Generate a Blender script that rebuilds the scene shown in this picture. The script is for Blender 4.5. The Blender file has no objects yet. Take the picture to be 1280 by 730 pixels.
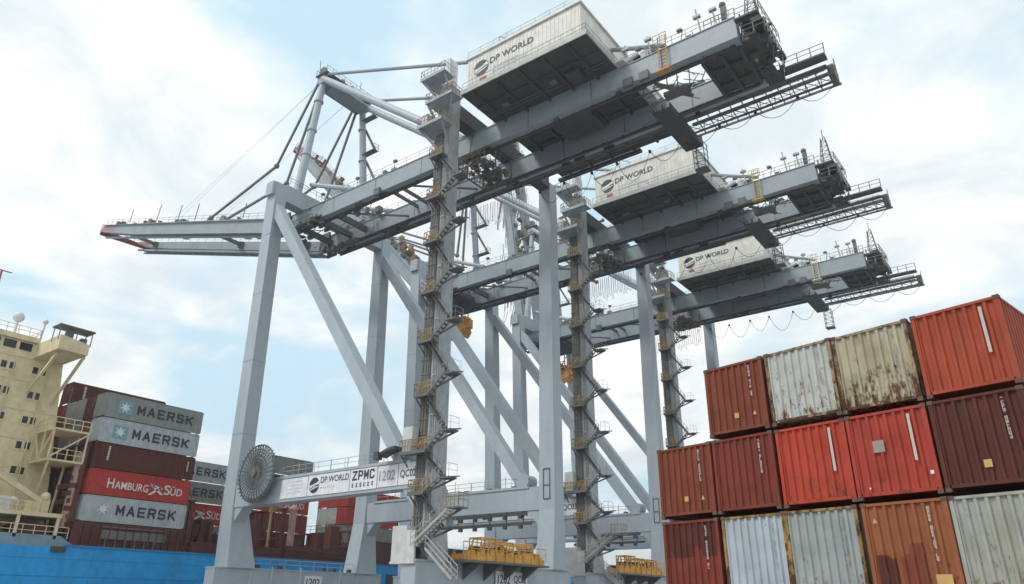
import bpy, math, random
from mathutils import Vector, Matrix
random.seed(7)
SC = bpy.context.scene
COL = SC.collection
R = math.radians

# ------------------------------------------------------------------ camera
cam_d = bpy.data.cameras.new('camera')
cam = bpy.data.objects.new('camera', cam_d)
COL.objects.link(cam)
rt = Vector((0.80359622, 0.5951109, 0.0087256))
up = Vector((0.22919058, -0.32294642, 0.91824686))
fw = Vector((-0.54927661, 0.73589988, 0.39591233))
m = Matrix((rt, up, -fw)).transposed().to_4x4()
m.translation = Vector((45.998, -49.527, 2.4))
cam.matrix_world = m
cam_d.sensor_fit = 'HORIZONTAL'
cam_d.sensor_width = 36.0
cam_d.lens = 905.89 / 1280.0 * 36.0
cam_d.clip_start = 0.3
cam_d.clip_end = 9000.0
SC.camera = cam

# ------------------------------------------------------------------ light, sky, exposure
SUN_EL, SUN_AZ = R(50), R(208)          # azimuth clockwise from +Y
world = bpy.data.worlds.new('World')
SC.world = world
world.use_nodes = True
wn, wl = world.node_tree.nodes, world.node_tree.links
wn.clear()
wo = wn.new('ShaderNodeOutputWorld'); bg = wn.new('ShaderNodeBackground')
sky = wn.new('ShaderNodeTexSky'); sky.sky_type = 'NISHITA'; sky.sun_disc = False
sky.sun_elevation = SUN_EL; sky.sun_rotation = SUN_AZ
sky.air_density = 1.0; sky.dust_density = 2.0; sky.ozone_density = 1.5
tc = wn.new('ShaderNodeTexCoord')
sep = wn.new('ShaderNodeSeparateXYZ'); wl.new(tc.outputs['Generated'], sep.inputs[0])
zc = wn.new('ShaderNodeMath'); zc.operation = 'MAXIMUM'; wl.new(sep.outputs['Z'], zc.inputs[0]); zc.inputs[1].default_value = 0.0
za = wn.new('ShaderNodeMath'); za.operation = 'ADD'; wl.new(zc.outputs[0], za.inputs[0]); za.inputs[1].default_value = 0.22
dx = wn.new('ShaderNodeMath'); dx.operation = 'DIVIDE'; wl.new(sep.outputs['X'], dx.inputs[0]); wl.new(za.outputs[0], dx.inputs[1])
dy = wn.new('ShaderNodeMath'); dy.operation = 'DIVIDE'; wl.new(sep.outputs['Y'], dy.inputs[0]); wl.new(za.outputs[0], dy.inputs[1])
cmb = wn.new('ShaderNodeCombineXYZ'); wl.new(dx.outputs[0], cmb.inputs[0]); wl.new(dy.outputs[0], cmb.inputs[1])
def wnoise(scale, det, rough, off):
    mp = wn.new('ShaderNodeMapping'); mp.inputs['Location'].default_value = off
    wl.new(cmb.outputs[0], mp.inputs[0])
    n = wn.new('ShaderNodeTexNoise'); n.inputs['Scale'].default_value = scale
    n.inputs['Detail'].default_value = det; n.inputs['Roughness'].default_value = rough
    n.inputs['Distortion'].default_value = 0.35
    wl.new(mp.outputs[0], n.inputs['Vector']); return n
def wramp(src, stops):
    r = wn.new('ShaderNodeValToRGB'); el = r.color_ramp.elements
    el[0].position, el[0].color = stops[0][0], (*[stops[0][1]] * 3, 1)
    el[1].position, el[1].color = stops[1][0], (*[stops[1][1]] * 3, 1)
    wl.new(src, r.inputs[0]); return r
n1 = wnoise(1.5, 8, 0.56, (3.3, 1.2, 0.0)); n2 = wnoise(3.4, 7, 0.6, (9.1, 4.4, 2.0))
cover = wramp(n1.outputs['Fac'], ((0.38, 0.05), (0.52, 1.0)))
tone = wramp(n2.outputs['Fac'], ((0.38, 0.0), (0.62, 1.0)))
ccol = wn.new('ShaderNodeMix'); ccol.data_type = 'RGBA'
ccol.inputs['A'].default_value = (5.9, 6.45, 6.75, 1); ccol.inputs['B'].default_value = (8.3, 8.3, 8.1, 1)
wl.new(tone.outputs[0], ccol.inputs['Factor'])
# thin veil that lifts the clear sky, as bright hazy tropical air does
veil = wn.new('ShaderNodeMix'); veil.data_type = 'RGBA'; veil.inputs['Factor'].default_value = 0.92
veil.inputs['B'].default_value = (4.5, 6.2, 7.2, 1)
wl.new(sky.outputs[0], veil.inputs['A'])
mixc = wn.new('ShaderNodeMix'); mixc.data_type = 'RGBA'
wl.new(cover.outputs[0], mixc.inputs['Factor'])
wl.new(veil.outputs['Result'], mixc.inputs['A']); wl.new(ccol.outputs['Result'], mixc.inputs['B'])
wl.new(mixc.outputs['Result'], bg.inputs['Color'])
bg.inputs['Strength'].default_value = 0.095
wl.new(bg.outputs[0], wo.inputs['Surface'])

sun_d = bpy.data.lights.new('sun', 'SUN')
sun = bpy.data.objects.new('sun', sun_d); COL.objects.link(sun)
sun_d.energy = 1.3; sun_d.angle = R(14); sun_d.color = (1.0, 0.965, 0.91)
sdir = Vector((math.sin(SUN_AZ) * math.cos(SUN_EL), math.cos(SUN_AZ) * math.cos(SUN_EL), math.sin(SUN_EL)))
sun.rotation_euler = sdir.to_track_quat('Z', 'Y').to_euler()
SC.view_settings.view_transform = 'Standard'
SC.view_settings.look = 'None'
SC.view_settings.exposure = 0.58
SC.view_settings.gamma = 1.0
SC.view_settings.use_curve_mapping = False

# ------------------------------------------------------------------ materials
def new_mat(name):
    mt = bpy.data.materials.new(name); mt.use_nodes = True
    return mt, mt.node_tree.nodes, mt.node_tree.links, mt.node_tree.nodes['Principled BSDF']
def paint(name, col, rough=0.5, mottle=0.13, dirt=(0.16, 0.13, 0.10), amount=0.35, scale=0.35, streak=5.0, metal=0.0, spots=0.0, spotcol=(0.12, 0.05, 0.025), foot=0.0):
    """Weathered paint: broad stains stretched downwards, fine grain, optional rust spots."""
    mt, N, L, b = new_mat(name)
    tcn = N.new('ShaderNodeTexCoord'); oi = N.new('ShaderNodeObjectInfo')
    ad = N.new('ShaderNodeVectorMath'); ad.operation = 'ADD'
    sc = N.new('ShaderNodeVectorMath'); sc.operation = 'SCALE'; sc.inputs[0].default_value = (31, 17, 23)
    L.new(oi.outputs['Random'], sc.inputs['Scale']); L.new(tcn.outputs['Object'], ad.inputs[0]); L.new(sc.outputs[0], ad.inputs[1])
    mp = N.new('ShaderNodeMapping'); mp.inputs['Scale'].default_value = (scale * streak, scale * streak, scale)
    L.new(ad.outputs[0], mp.inputs[0])
    n = N.new('ShaderNodeTexNoise'); n.inputs['Scale'].default_value = 1.0; n.inputs['Detail'].default_value = 6; n.inputs['Roughness'].default_value = 0.6
    L.new(mp.outputs[0], n.inputs['Vector'])
    r = N.new('ShaderNodeValToRGB'); r.color_ramp.elements[0].position = 0.45; r.color_ramp.elements[1].position = 0.8
    L.new(n.outputs['Fac'], r.inputs[0])
    f = N.new('ShaderNodeMath'); f.operation = 'MULTIPLY'; f.inputs[1].default_value = amount; L.new(r.outputs[0], f.inputs[0])
    mx = N.new('ShaderNodeMix'); mx.data_type = 'RGBA'; mx.inputs['A'].default_value = (*col, 1); mx.inputs['B'].default_value = (*dirt, 1)
    L.new(f.outputs[0], mx.inputs['Factor'])
    out = mx.outputs['Result']
    g = N.new('ShaderNodeTexNoise'); g.inputs['Scale'].default_value = 1.3; g.inputs['Detail'].default_value = 4
    L.new(ad.outputs[0], g.inputs['Vector'])
    hv = N.new('ShaderNodeHueSaturation')
    vr = N.new('ShaderNodeMapRange'); vr.inputs['From Min'].default_value = 0.3; vr.inputs['From Max'].default_value = 0.7
    vr.inputs['To Min'].default_value = 1 - mottle; vr.inputs['To Max'].default_value = 1 + mottle * .85
    L.new(g.outputs['Fac'], vr.inputs[0]); L.new(vr.outputs[0], hv.inputs['Value']); L.new(out, hv.inputs['Color'])
    out = hv.outputs[0]
    if spots > 0:
        mp2 = N.new('ShaderNodeMapping'); mp2.inputs['Scale'].default_value = (2.6, 2.6, 1.3); L.new(ad.outputs[0], mp2.inputs[0])
        s = N.new('ShaderNodeTexNoise'); s.inputs['Scale'].default_value = 1.7; s.inputs['Detail'].default_value = 8; s.inputs['Roughness'].default_value = 0.72
        L.new(mp2.outputs[0], s.inputs['Vector'])
        r2 = N.new('ShaderNodeValToRGB'); r2.color_ramp.elements[0].position = 0.66 - 0.22 * spots; r2.color_ramp.elements[1].position = 0.74 - 0.18 * spots
        sfac = s.outputs['Fac']
        if foot > 0:      # rust gathers at the foot of the sheet, where water stands
            sz = N.new('ShaderNodeSeparateXYZ'); L.new(tcn.outputs['Object'], sz.inputs[0])
            fr_ = N.new('ShaderNodeMapRange'); fr_.inputs['From Min'].default_value = 0.1; fr_.inputs['From Max'].default_value = 1.5
            fr_.inputs['To Min'].default_value = foot; fr_.inputs['To Max'].default_value = 0.0; L.new(sz.outputs['Z'], fr_.inputs[0])
            af = N.new('ShaderNodeMath'); af.operation = 'ADD'; L.new(sfac, af.inputs[0]); L.new(fr_.outputs[0], af.inputs[1]); sfac = af.outputs[0]
        L.new(sfac, r2.inputs[0])
        m2 = N.new('ShaderNodeMix'); m2.data_type = 'RGBA'; m2.inputs['B'].default_value = (*spotcol, 1)
        L.new(r2.outputs[0], m2.inputs['Factor']); L.new(out, m2.inputs['A']); out = m2.outputs['Result']
    L.new(out, b.inputs['Base Color'])
    b.inputs['Roughness'].default_value = rough; b.inputs['Metallic'].default_value = metal
    b.inputs['Specular IOR Level'].default_value = 0.2 if name.startswith('container_') else 0.35
    bp = N.new('ShaderNodeBump'); bp.inputs['Strength'].default_value = 0.08; bp.inputs['Distance'].default_value = 0.05
    L.new(g.outputs['Fac'], bp.inputs['Height']); L.new(bp.outputs[0], b.inputs['Normal'])
    return mt
def flat(name, col, rough=0.6, metal=0.0):
    mt, N, L, b = new_mat(name)
    n = N.new('ShaderNodeTexNoise'); n.inputs['Scale'].default_value = 3.0; n.inputs['Detail'].default_value = 4
    tcn = N.new('ShaderNodeTexCoord'); L.new(tcn.outputs['Object'], n.inputs['Vector'])
    mx = N.new('ShaderNodeMix'); mx.data_type = 'RGBA'
    mx.inputs['A'].default_value = (*[c * 0.8 for c in col], 1); mx.inputs['B'].default_value = (*[min(1, c * 1.15) for c in col], 1)
    L.new(n.outputs['Fac'], mx.inputs['Factor']); L.new(mx.outputs['Result'], b.inputs['Base Color'])
    b.inputs['Roughness'].default_value = rough; b.inputs['Metallic'].default_value = metal
    return mt
M = {}
M['grey'] = paint('crane_grey_paint', (0.40, 0.455, 0.505), 0.5, dirt=(0.24, 0.24, 0.23), amount=0.30, scale=0.14, streak=6, mottle=.035)
M['girder'] = paint('girder_paint', (0.32, 0.37, 0.405), 0.5, dirt=(0.15, 0.145, 0.135), amount=0.4, scale=0.12, streak=1.5, mottle=.06)
M['weath'] = paint('weathered_tower_paint', (0.39, 0.425, 0.455), 0.6, dirt=(0.15, 0.125, 0.10), amount=0.55, scale=0.25, streak=3, spots=0.25)
M['dark'] = paint('dark_steel', (0.075, 0.08, 0.082), 0.6, dirt=(0.05, 0.04, 0.03), amount=0.5, scale=0.3, streak=2)
M['mid'] = paint('grimy_steel', (0.14, 0.148, 0.15), 0.6, dirt=(0.09, 0.07, 0.05), amount=0.6, scale=0.3, streak=2)
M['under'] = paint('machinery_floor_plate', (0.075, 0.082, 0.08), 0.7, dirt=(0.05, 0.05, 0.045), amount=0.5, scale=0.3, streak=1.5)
M['white'] = paint('machinery_house_cladding', (0.72, 0.71, 0.66), 0.55, dirt=(0.40, 0.35, 0.28), amount=0.6, scale=0.3, streak=3)
M['galv'] = paint('galvanised_rail', (0.42, 0.43, 0.42), 0.5, dirt=(0.22, 0.17, 0.12), amount=0.5, scale=0.5, streak=2)
M['ochre'] = paint('rusty_ochre_rail', (0.38, 0.27, 0.13), 0.7, dirt=(0.16, 0.08, 0.04), amount=0.6, scale=0.5, streak=2)
M['rustbits'] = paint('rusty_machinery', (0.24, 0.17, 0.10), 0.75, dirt=(0.10, 0.06, 0.04), amount=0.7, scale=0.8, streak=1.5, spots=0.3)
M['yellow'] = paint('spreader_yellow', (0.68, 0.36, 0.06), 0.5, dirt=(0.20, 0.11, 0.04), amount=0.5, scale=0.6, streak=2, spots=0.2)
M['orange'] = paint('cab_orange', (0.68, 0.32, 0.08), 0.5, dirt=(0.18, 0.08, 0.03), amount=0.5, scale=0.6, streak=2)
M['redbit'] = paint('red_oxide', (0.42, 0.07, 0.05), 0.6, dirt=(0.15, 0.05, 0.04), amount=0.4, scale=0.5, streak=2)
M['sign'] = paint('sign_white', (0.76, 0.78, 0.80), 0.45, dirt=(0.45, 0.45, 0.45), amount=0.25, scale=0.4, streak=3)
M['black'] = flat('lettering_black', (0.035, 0.037, 0.045), 0.6)
M['greyletter'] = flat('lettering_grey', (0.30, 0.31, 0.33), 0.6)
M['faint'] = flat('lettering_faint', (0.55, 0.57, 0.60), 0.6)
M['codewhite'] = flat('code_white', (0.50, 0.46, 0.42), 0.6)
M['redletter'] = flat('lettering_red', (0.33, 0.08, 0.07), 0.6)
M['whiteletter'] = flat('lettering_white', (0.72, 0.71, 0.68), 0.6)
M['rope'] = flat('wire_rope', (0.06, 0.065, 0.07), 0.7)
M['cable'] = flat('black_cable', (0.03, 0.03, 0.032), 0.7)
M['glass'] = flat('dark_glass', (0.02, 0.025, 0.03), 0.12)
M['redwhite'] = flat('warning_red', (0.5, 0.06, 0.05), 0.5)
M['tipred'] = paint('tip_dark_red', (0.26, 0.045, 0.04), 0.6, dirt=(.12, .04, .035), amount=.5)
M['shaft'] = paint('lift_shaft_steel', (0.15, 0.155, 0.15), 0.65, dirt=(0.09, 0.06, 0.04), amount=.8, scale=.5, streak=2, spots=.2)
M['cabinet'] = paint('pale_cabinet', (0.60, 0.61, 0.60), 0.5, dirt=(0.35, 0.33, 0.3), amount=0.3, scale=0.5, streak=3)
M['cream'] = paint('ship_cream', (0.72, 0.615, 0.40), 0.5, dirt=(0.34, 0.24, 0.13), amount=0.3, scale=0.25, streak=4)
M['hull'] = paint('hull_blue', (0.016, 0.36, 0.80), 0.45, dirt=(0.02, 0.12, 0.28), amount=0.45, scale=0.12, streak=2, spots=.06, spotcol=(.12, .09, .08))
M['hulldark'] = paint('hull_blue_worn', (0.02, 0.24, 0.50), 0.55, dirt=(.12, .12, .13), amount=.6, scale=.4, streak=3)
M['bulwark'] = paint('bulwark_grey_blue', (0.20, 0.30, 0.36), 0.5, dirt=(0.12, 0.14, 0.15), amount=0.5, scale=0.2, streak=2)
M['maroon'] = paint('deck_maroon', (0.115, 0.034, 0.026), 0.6, dirt=(0.06, 0.03, 0.025), amount=0.6, scale=0.3, streak=2)
M['awn'] = flat('awning_grey', (0.12, 0.13, 0.14), 0.6)
M['radome'] = flat('radome_white', (0.66, 0.68, 0.70), 0.4)
M['teal'] = flat('label_teal', (0.17, 0.36, 0.41), 0.5)
M['sticker'] = flat('sticker_yellow', (0.55, 0.35, 0.12), 0.6)
M['plate'] = flat('placard_grey', (0.30, 0.26, 0.24), 0.6)
M['casting'] = paint('casting_steel', (0.13, 0.075, 0.055), 0.7, dirt=(0.06, 0.04, 0.03), amount=0.6, scale=1.2, streak=1.5)

# concrete quay and harbour water
mt, N, L, b = new_mat('quay_concrete')
n = N.new('ShaderNodeTexNoise'); n.inputs['Scale'].default_value = 0.25; n.inputs['Detail'].default_value = 8
tcn = N.new('ShaderNodeTexCoord'); L.new(tcn.outputs['Object'], n.inputs['Vector'])
r = N.new('ShaderNodeValToRGB'); r.color_ramp.elements[0].color = (0.20, 0.195, 0.185, 1); r.color_ramp.elements[1].color = (0.34, 0.33, 0.31, 1)
L.new(n.outputs['Fac'], r.inputs[0]); L.new(r.outputs[0], b.inputs['Base Color']); b.inputs['Roughness'].default_value = 0.85
M['concrete'] = mt
mt, N, L, b = new_mat('harbour_water')
b.inputs['Base Color'].default_value = (0.02, 0.05, 0.06, 1); b.inputs['Roughness'].default_value = 0.12
n = N.new('ShaderNodeTexNoise'); n.inputs['Scale'].default_value = 0.8; n.inputs['Detail'].default_value = 5
tcn = N.new('ShaderNodeTexCoord'); L.new(tcn.outputs['Object'], n.inputs['Vector'])
bp = N.new('ShaderNodeBump'); bp.inputs['Strength'].default_value = 0.4; L.new(n.outputs['Fac'], bp.inputs['Height']); L.new(bp.outputs[0], b.inputs['Normal'])
M['water'] = mt

# ------------------------------------------------------------------ mesh builder
class MB:
    def __init__(s): s.v = []; s.f = []
    def box(s, x0, x1, y0, y1, z0, z1):
        k = len(s.v)
        s.v += [(x0, y0, z0), (x1, y0, z0), (x1, y1, z0), (x0, y1, z0), (x0, y0, z1), (x1, y0, z1), (x1, y1, z1), (x0, y1, z1)]
        s.f += [tuple(k + i for i in q) for q in ((0, 3, 2, 1), (4, 5, 6, 7), (0, 1, 5, 4), (1, 2, 6, 5), (2, 3, 7, 6), (3, 0, 4, 7))]
        return s
    def loft(s, secs):
        """secs: list of 4-point rings (same winding), capped."""
        k = len(s.v); n = len(secs[0])
        for q in secs: s.v += [tuple(p) for p in q]
        for a in range(len(secs) - 1):
            for i in range(n):
                j = (i + 1) % n
                s.f.append((k + a * n + i, k + a * n + j, k + (a + 1) * n + j, k + (a + 1) * n + i))
        s.f.append(tuple(k + i for i in reversed(range(n))))
        e = k + (len(secs) - 1) * n
        s.f.append(tuple(e + i for i in range(n)))
        return s
    def rects(s, secs):
        return s.loft([((x0, y0, z), (x1, y0, z), (x1, y1, z), (x0, y1, z)) for x0, x1, y0, y1, z in secs])
    def bar(s, p, q, w, h=None, ref=(0, 0, 1)):
        h = h or w; p = Vector(p); q = Vector(q); d = (q - p).normalized(); ref = Vector(ref)
        if abs(d.dot(ref)) > 0.98: ref = Vector((0, 1, 0))
        a = d.cross(ref).normalized() * (w / 2); b_ = a.cross(d).normalized() * (h / 2)
        return s.loft([[p - a - b_, p + a - b_, p + a + b_, p - a + b_], [q - a - b_, q + a - b_, q + a + b_, q - a + b_]])
    def tube(s, p, q, r, n=6, r2=None):
        r2 = r if r2 is None else r2
        p = Vector(p); q = Vector(q); d = (q - p).normalized(); ref = Vector((0, 0, 1))
        if abs(d.dot(ref)) > 0.98: ref = Vector((0, 1, 0))
        a = d.cross(ref).normalized(); b_ = a.cross(d)
        ring = [a * math.cos(2 * math.pi * i / n) + b_ * math.sin(2 * math.pi * i / n) for i in range(n)]
        return s.loft([[p + c * r for c in ring], [q + c * r2 for c in ring]])
    def path(s, pts, r, n=4):
        for a, b_ in zip(pts, pts[1:]): s.tube(a, b_, r, n)
        return s
    def prism(s, pts, axis, a0, a1):
        """pts 2D polygon; axis 'y': pts are (x,z); 'x': pts are (y,z); 'z': pts are (x,y)."""
        def P(p, a): return (p[0], a, p[1]) if axis == 'y' else (a, p[0], p[1]) if axis == 'x' else (p[0], p[1], a)
        return s.loft([[P(p, a0) for p in pts], [P(p, a1) for p in pts]])
    def sphere(s, c, r, n=12, mrings=8, sz=1.0):
        k = len(s.v)
        for i in range(mrings + 1):
            t = math.pi * i / mrings
            for j in range(n):
                a = 2 * math.pi * j / n
                s.v.append((c[0] + r * math.sin(t) * math.cos(a), c[1] + r * math.sin(t) * math.sin(a), c[2] + r * sz * math.cos(t)))
        for i in range(mrings):
            for j in range(n):
                j2 = (j + 1) % n
                s.f.append((k + i * n + j, k + (i + 1) * n + j, k + (i + 1) * n + j2, k + i * n + j2))
        return s
    def rail(s, pts, h=1.05, step=1.6, r=0.035, mid=True):
        for p, q in zip(pts, pts[1:]):
            p = Vector(p); q = Vector(q); ln = (q - p).length; k = max(1, int(round(ln / step)))
            for i in range(k + 1):
                c = p.lerp(q, i / k); s.tube(c, c + Vector((0, 0, h)), r, 4)
            s.tube(p + Vector((0, 0, h)), q + Vector((0, 0, h)), r, 4)
            if mid: s.tube(p + Vector((0, 0, h * .52)), q + Vector((0, 0, h * .52)), r * .8, 4)
        return s
    def mesh(s, name, mat):
        me = bpy.data.meshes.new(name); me.from_pydata(s.v, [], s.f); me.update()
        import bmesh
        bm = bmesh.new(); bm.from_mesh(me); bmesh.ops.recalc_face_normals(bm, faces=bm.faces); bm.to_mesh(me); bm.free()
        me.materials.append(M[mat] if isinstance(mat, str) else mat)
        return me
    def build(s, name, mat, parent=None, loc=(0, 0, 0)):
        o = bpy.data.objects.new(name, s.mesh(name, mat)); COL.objects.link(o)
        if parent: o.parent = parent
        o.location = loc
        return o
def inst(name, me, parent=None, loc=(0, 0, 0), rot=(0, 0, 0), mat=None):
    o = bpy.data.objects.new(name, me); COL.objects.link(o)
    if parent: o.parent = parent
    o.location = loc; o.rotation_euler = rot
    if mat: o.material_slots[0].link = 'OBJECT'; o.material_slots[0].material = mat
    return o
def thing(name, label, cat, loc=(0, 0, 0), rz=0.0, group=None):
    o = bpy.data.objects.new(name, None); COL.objects.link(o); o.empty_display_size = 0.5
    o.location = loc; o.rotation_euler = (0, 0, rz); tag(o, label, cat, group); return o
def tag(o, label, cat, group=None):
    o['label'] = label; o['category'] = cat
    if group: o['group'] = group
    return o
def struct(o): o['kind'] = 'structure'; return o
def copy_tree(o, parent=None, skip=()):
    c = o.copy(); COL.objects.link(c); c.parent = parent
    for ch in list(o.children):
        if ch.name.split('.')[0] not in skip: copy_tree(ch, c, skip)
    return c
TXT = {}
def text_mesh(txt, h, mat, bold=0.0, width=None, depth=0.012):
    """Lettering as thin mesh in the XY plane, cap height h, left-bottom at the origin, optionally squeezed to a width."""
    key = (txt, h, mat, bold, width)
    if key in TXT: return TXT[key]
    cu = bpy.data.curves.new('lettering', 'FONT'); cu.body = txt; cu.size = 1.0; cu.offset = bold; cu.extrude = 0.001; cu.resolution_u = 3
    o = bpy.data.objects.new('lettering', cu); COL.objects.link(o)
    dg = bpy.context.evaluated_depsgraph_get(); dg.update()
    me = bpy.data.meshes.new_from_object(o.evaluated_get(dg))
    bpy.data.objects.remove(o); bpy.data.curves.remove(cu)
    xs = [v.co.x for v in me.vertices]; ys = [v.co.y for v in me.vertices]
    sy = h / (max(ys) - min(ys)); sx = (width / (max(xs) - min(xs))) if width else sy
    x0, y0 = min(xs), min(ys)
    for v in me.vertices: v.co = ((v.co.x - x0) * sx, (v.co.y - y0) * sy, v.co.z * depth / 0.002)
    me.materials.clear(); me.materials.append(M[mat]); me.name = 'lettering'
    TXT[key] = me; return me
GLYPH = {   # strokes on a 0..1 grid for broad square-cut lettering
    'M': [((0, 0), (0, 1)), ((0, 1), (.5, .3)), ((.5, .3), (1, 1)), ((1, 1), (1, 0))], 'A': [((0, 0), (.5, 1)), ((.5, 1), (1, 0)), ((.2, .32), (.8, .32))],
    'E': [((0, 0), (0, 1)), ((0, 1), (1, 1)), ((0, .5), (.85, .5)), ((0, 0), (1, 0))], 'R': [((0, 0), (0, 1)), ((0, 1), (.8, 1)), ((.8, 1), (1, .86)), ((1, .86), (1, .62)), ((1, .62), (.8, .48)), ((.8, .48), (0, .48)), ((.55, .48), (1, 0))],
    'S': [((1, .86), (.85, 1)), ((.85, 1), (.12, 1)), ((.12, 1), (0, .86)), ((0, .86), (0, .64)), ((0, .64), (.12, .52)), ((.12, .52), (.88, .48)), ((.88, .48), (1, .36)), ((1, .36), (1, .14)), ((1, .14), (.88, 0)), ((.88, 0), (0, 0)), ((0, 0), (0, .14))],
    'K': [((0, 0), (0, 1)), ((1, 1), (.1, .45)), ((.3, .58), (1, 0))], 'Z': [((0, 1), (1, 1)), ((1, 1), (0, 0)), ((0, 0), (1, 0))], 'P': [((0, 0), (0, 1)), ((0, 1), (.8, 1)), ((.8, 1), (1, .86)), ((1, .86), (1, .58)), ((1, .58), (.8, .44)), ((.8, .44), (0, .44))],
    'C': [((1, .8), (.85, 1)), ((.85, 1), (.15, 1)), ((.15, 1), (0, .85)), ((0, .85), (0, .15)), ((0, .15), (.15, 0)), ((.15, 0), (.85, 0)), ((.85, 0), (1, .2))], 'F': [((0, 0), (0, 1)), ((0, 1), (1, 1)), ((0, .5), (.85, .5))]}
def block_mesh(txt, h, width, mat, stroke=.19, gap=.32):
    """Bold lettering built of strokes in the XY plane, left-bottom at the origin."""
    key = ('block', txt, h, width, mat)
    if key in TXT: return TXT[key]
    n = len(txt); w = width / (n + (n - 1) * gap); t = stroke * h; mb = MB(); d = 0
    for i, c in enumerate(txt):
        x0 = i * w * (1 + gap) + t / 2; ww = w - t; hh = h - t
        for (ax, ay), (bx, by) in GLYPH[c]:
            p = Vector((x0 + ax * ww, t / 2 + ay * hh, .004)); q_ = Vector((x0 + bx * ww, t / 2 + by * hh, .004)); e = (q_ - p).normalized() * (t * .46)
            d += 1; mb.bar(p - e, q_ + e, t, .008 + .0004 * (d % 7))
    me = mb.mesh('lettering', mat); TXT[key] = me; return me
FACE_Y = (R(90), 0, 0)          # reads along +x on a face that looks to -y
FACE_X = (R(90), 0, R(90))      # reads along +y on a face that looks to +x
def disc(mb, cx, cz, r, y, n=28, t=0.01):
    mb.prism([(cx + r * math.cos(2 * math.pi * i / n), cz + r * math.sin(2 * math.pi * i / n)) for i in range(n)], 'y', y, y - t)
def emblem(parent, x, z, r, y, ringmat='black'):
    """Globe emblem: dark broken disc crossed by two pale sweeping bands (flat print on a face looking to -y)."""
    mb = MB(); disc(mb, x, z, r, y); e = mb.build('emblem', ringmat, parent)
    s = MB()
    for off, w, bend in ((0.30, 0.15, 0.28), (-0.10, 0.13, 0.34), (-0.45, 0.08, 0.30)):
        top, bot = [], []
        for i in range(11):
            u = -1.0 + 2.0 * i / 10
            c = off + bend * u - 0.28 * (1 - u * u) * (1 if off > 0 else -0.4)
            lim = math.sqrt(max(0.0, 1 - u * u)) * 1.02
            top.append((x + u * r, z + r * max(-lim, min(lim, c + w * (1.1 - abs(u) * .5)))))
            bot.append((x + u * r, z + r * max(-lim, min(lim, c - w * (1.1 - abs(u) * .5)))))
        for a in range(10):
            s.prism([bot[a], bot[a + 1], top[a + 1], top[a]], 'y', y - 0.012, y - 0.02)
    s.build('emblem_band', 'sign', e)
    return e

# ------------------------------------------------------------------ setting: quay and water
q = MB(); q.box(-35, 4000, -3000, 4000, -6, 0)
struct(q.build('ground', 'concrete'))
q = MB(); q.box(-5000, -35.02, -4000, 5000, -7, -2.2)
struct(q.build('water', 'water'))

# ------------------------------------------------------------------ ship-to-shore crane
W = 19.8; GX = -30.5
YN0, YN1, YF0, YF1 = 4.05, 5.2, 11.3, 12.4       # near and far girder
ZB, ZT = 50.35, 52.65
APX, APZ = -31.2, 76.9

FY, APF = 13.55, 12.8                              # festoon track outside the far girder; far side of the apex
def build_leg_w(y, sgn):
    mb = MB()
    in0 = 0.9 * -sgn
    a = [(-30.4, -28.0, min(y - 1.0 * sgn, y + 2.5 * sgn), max(y - 1.0 * sgn, y + 2.5 * sgn), 5.8),
         (-30.9, -28.75, min(y - .92 * sgn, y + 1.1 * sgn), max(y - .92 * sgn, y + 1.1 * sgn), 12.0),
         (-31.0, -28.9, y - .92, y + .92, 14.8),
         (-32.2, -30.35, y - .85, y + .85, 55.0)]
    return mb.rects(a)
def build_leg_l(y, top, sgn):
    mb = MB()
    return mb.rects([(-1.15, 1.15, min(y - .95 * sgn, y + 1.6 * sgn), max(y - .95 * sgn, y + 1.6 * sgn), 5.8),
                     (-1.05, 1.05, y - .92, y + .92, 12.0), (-.95, .95, y - .85, y + .85, 30), (-.85, .85, y - .8, y + .8, top)])

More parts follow.
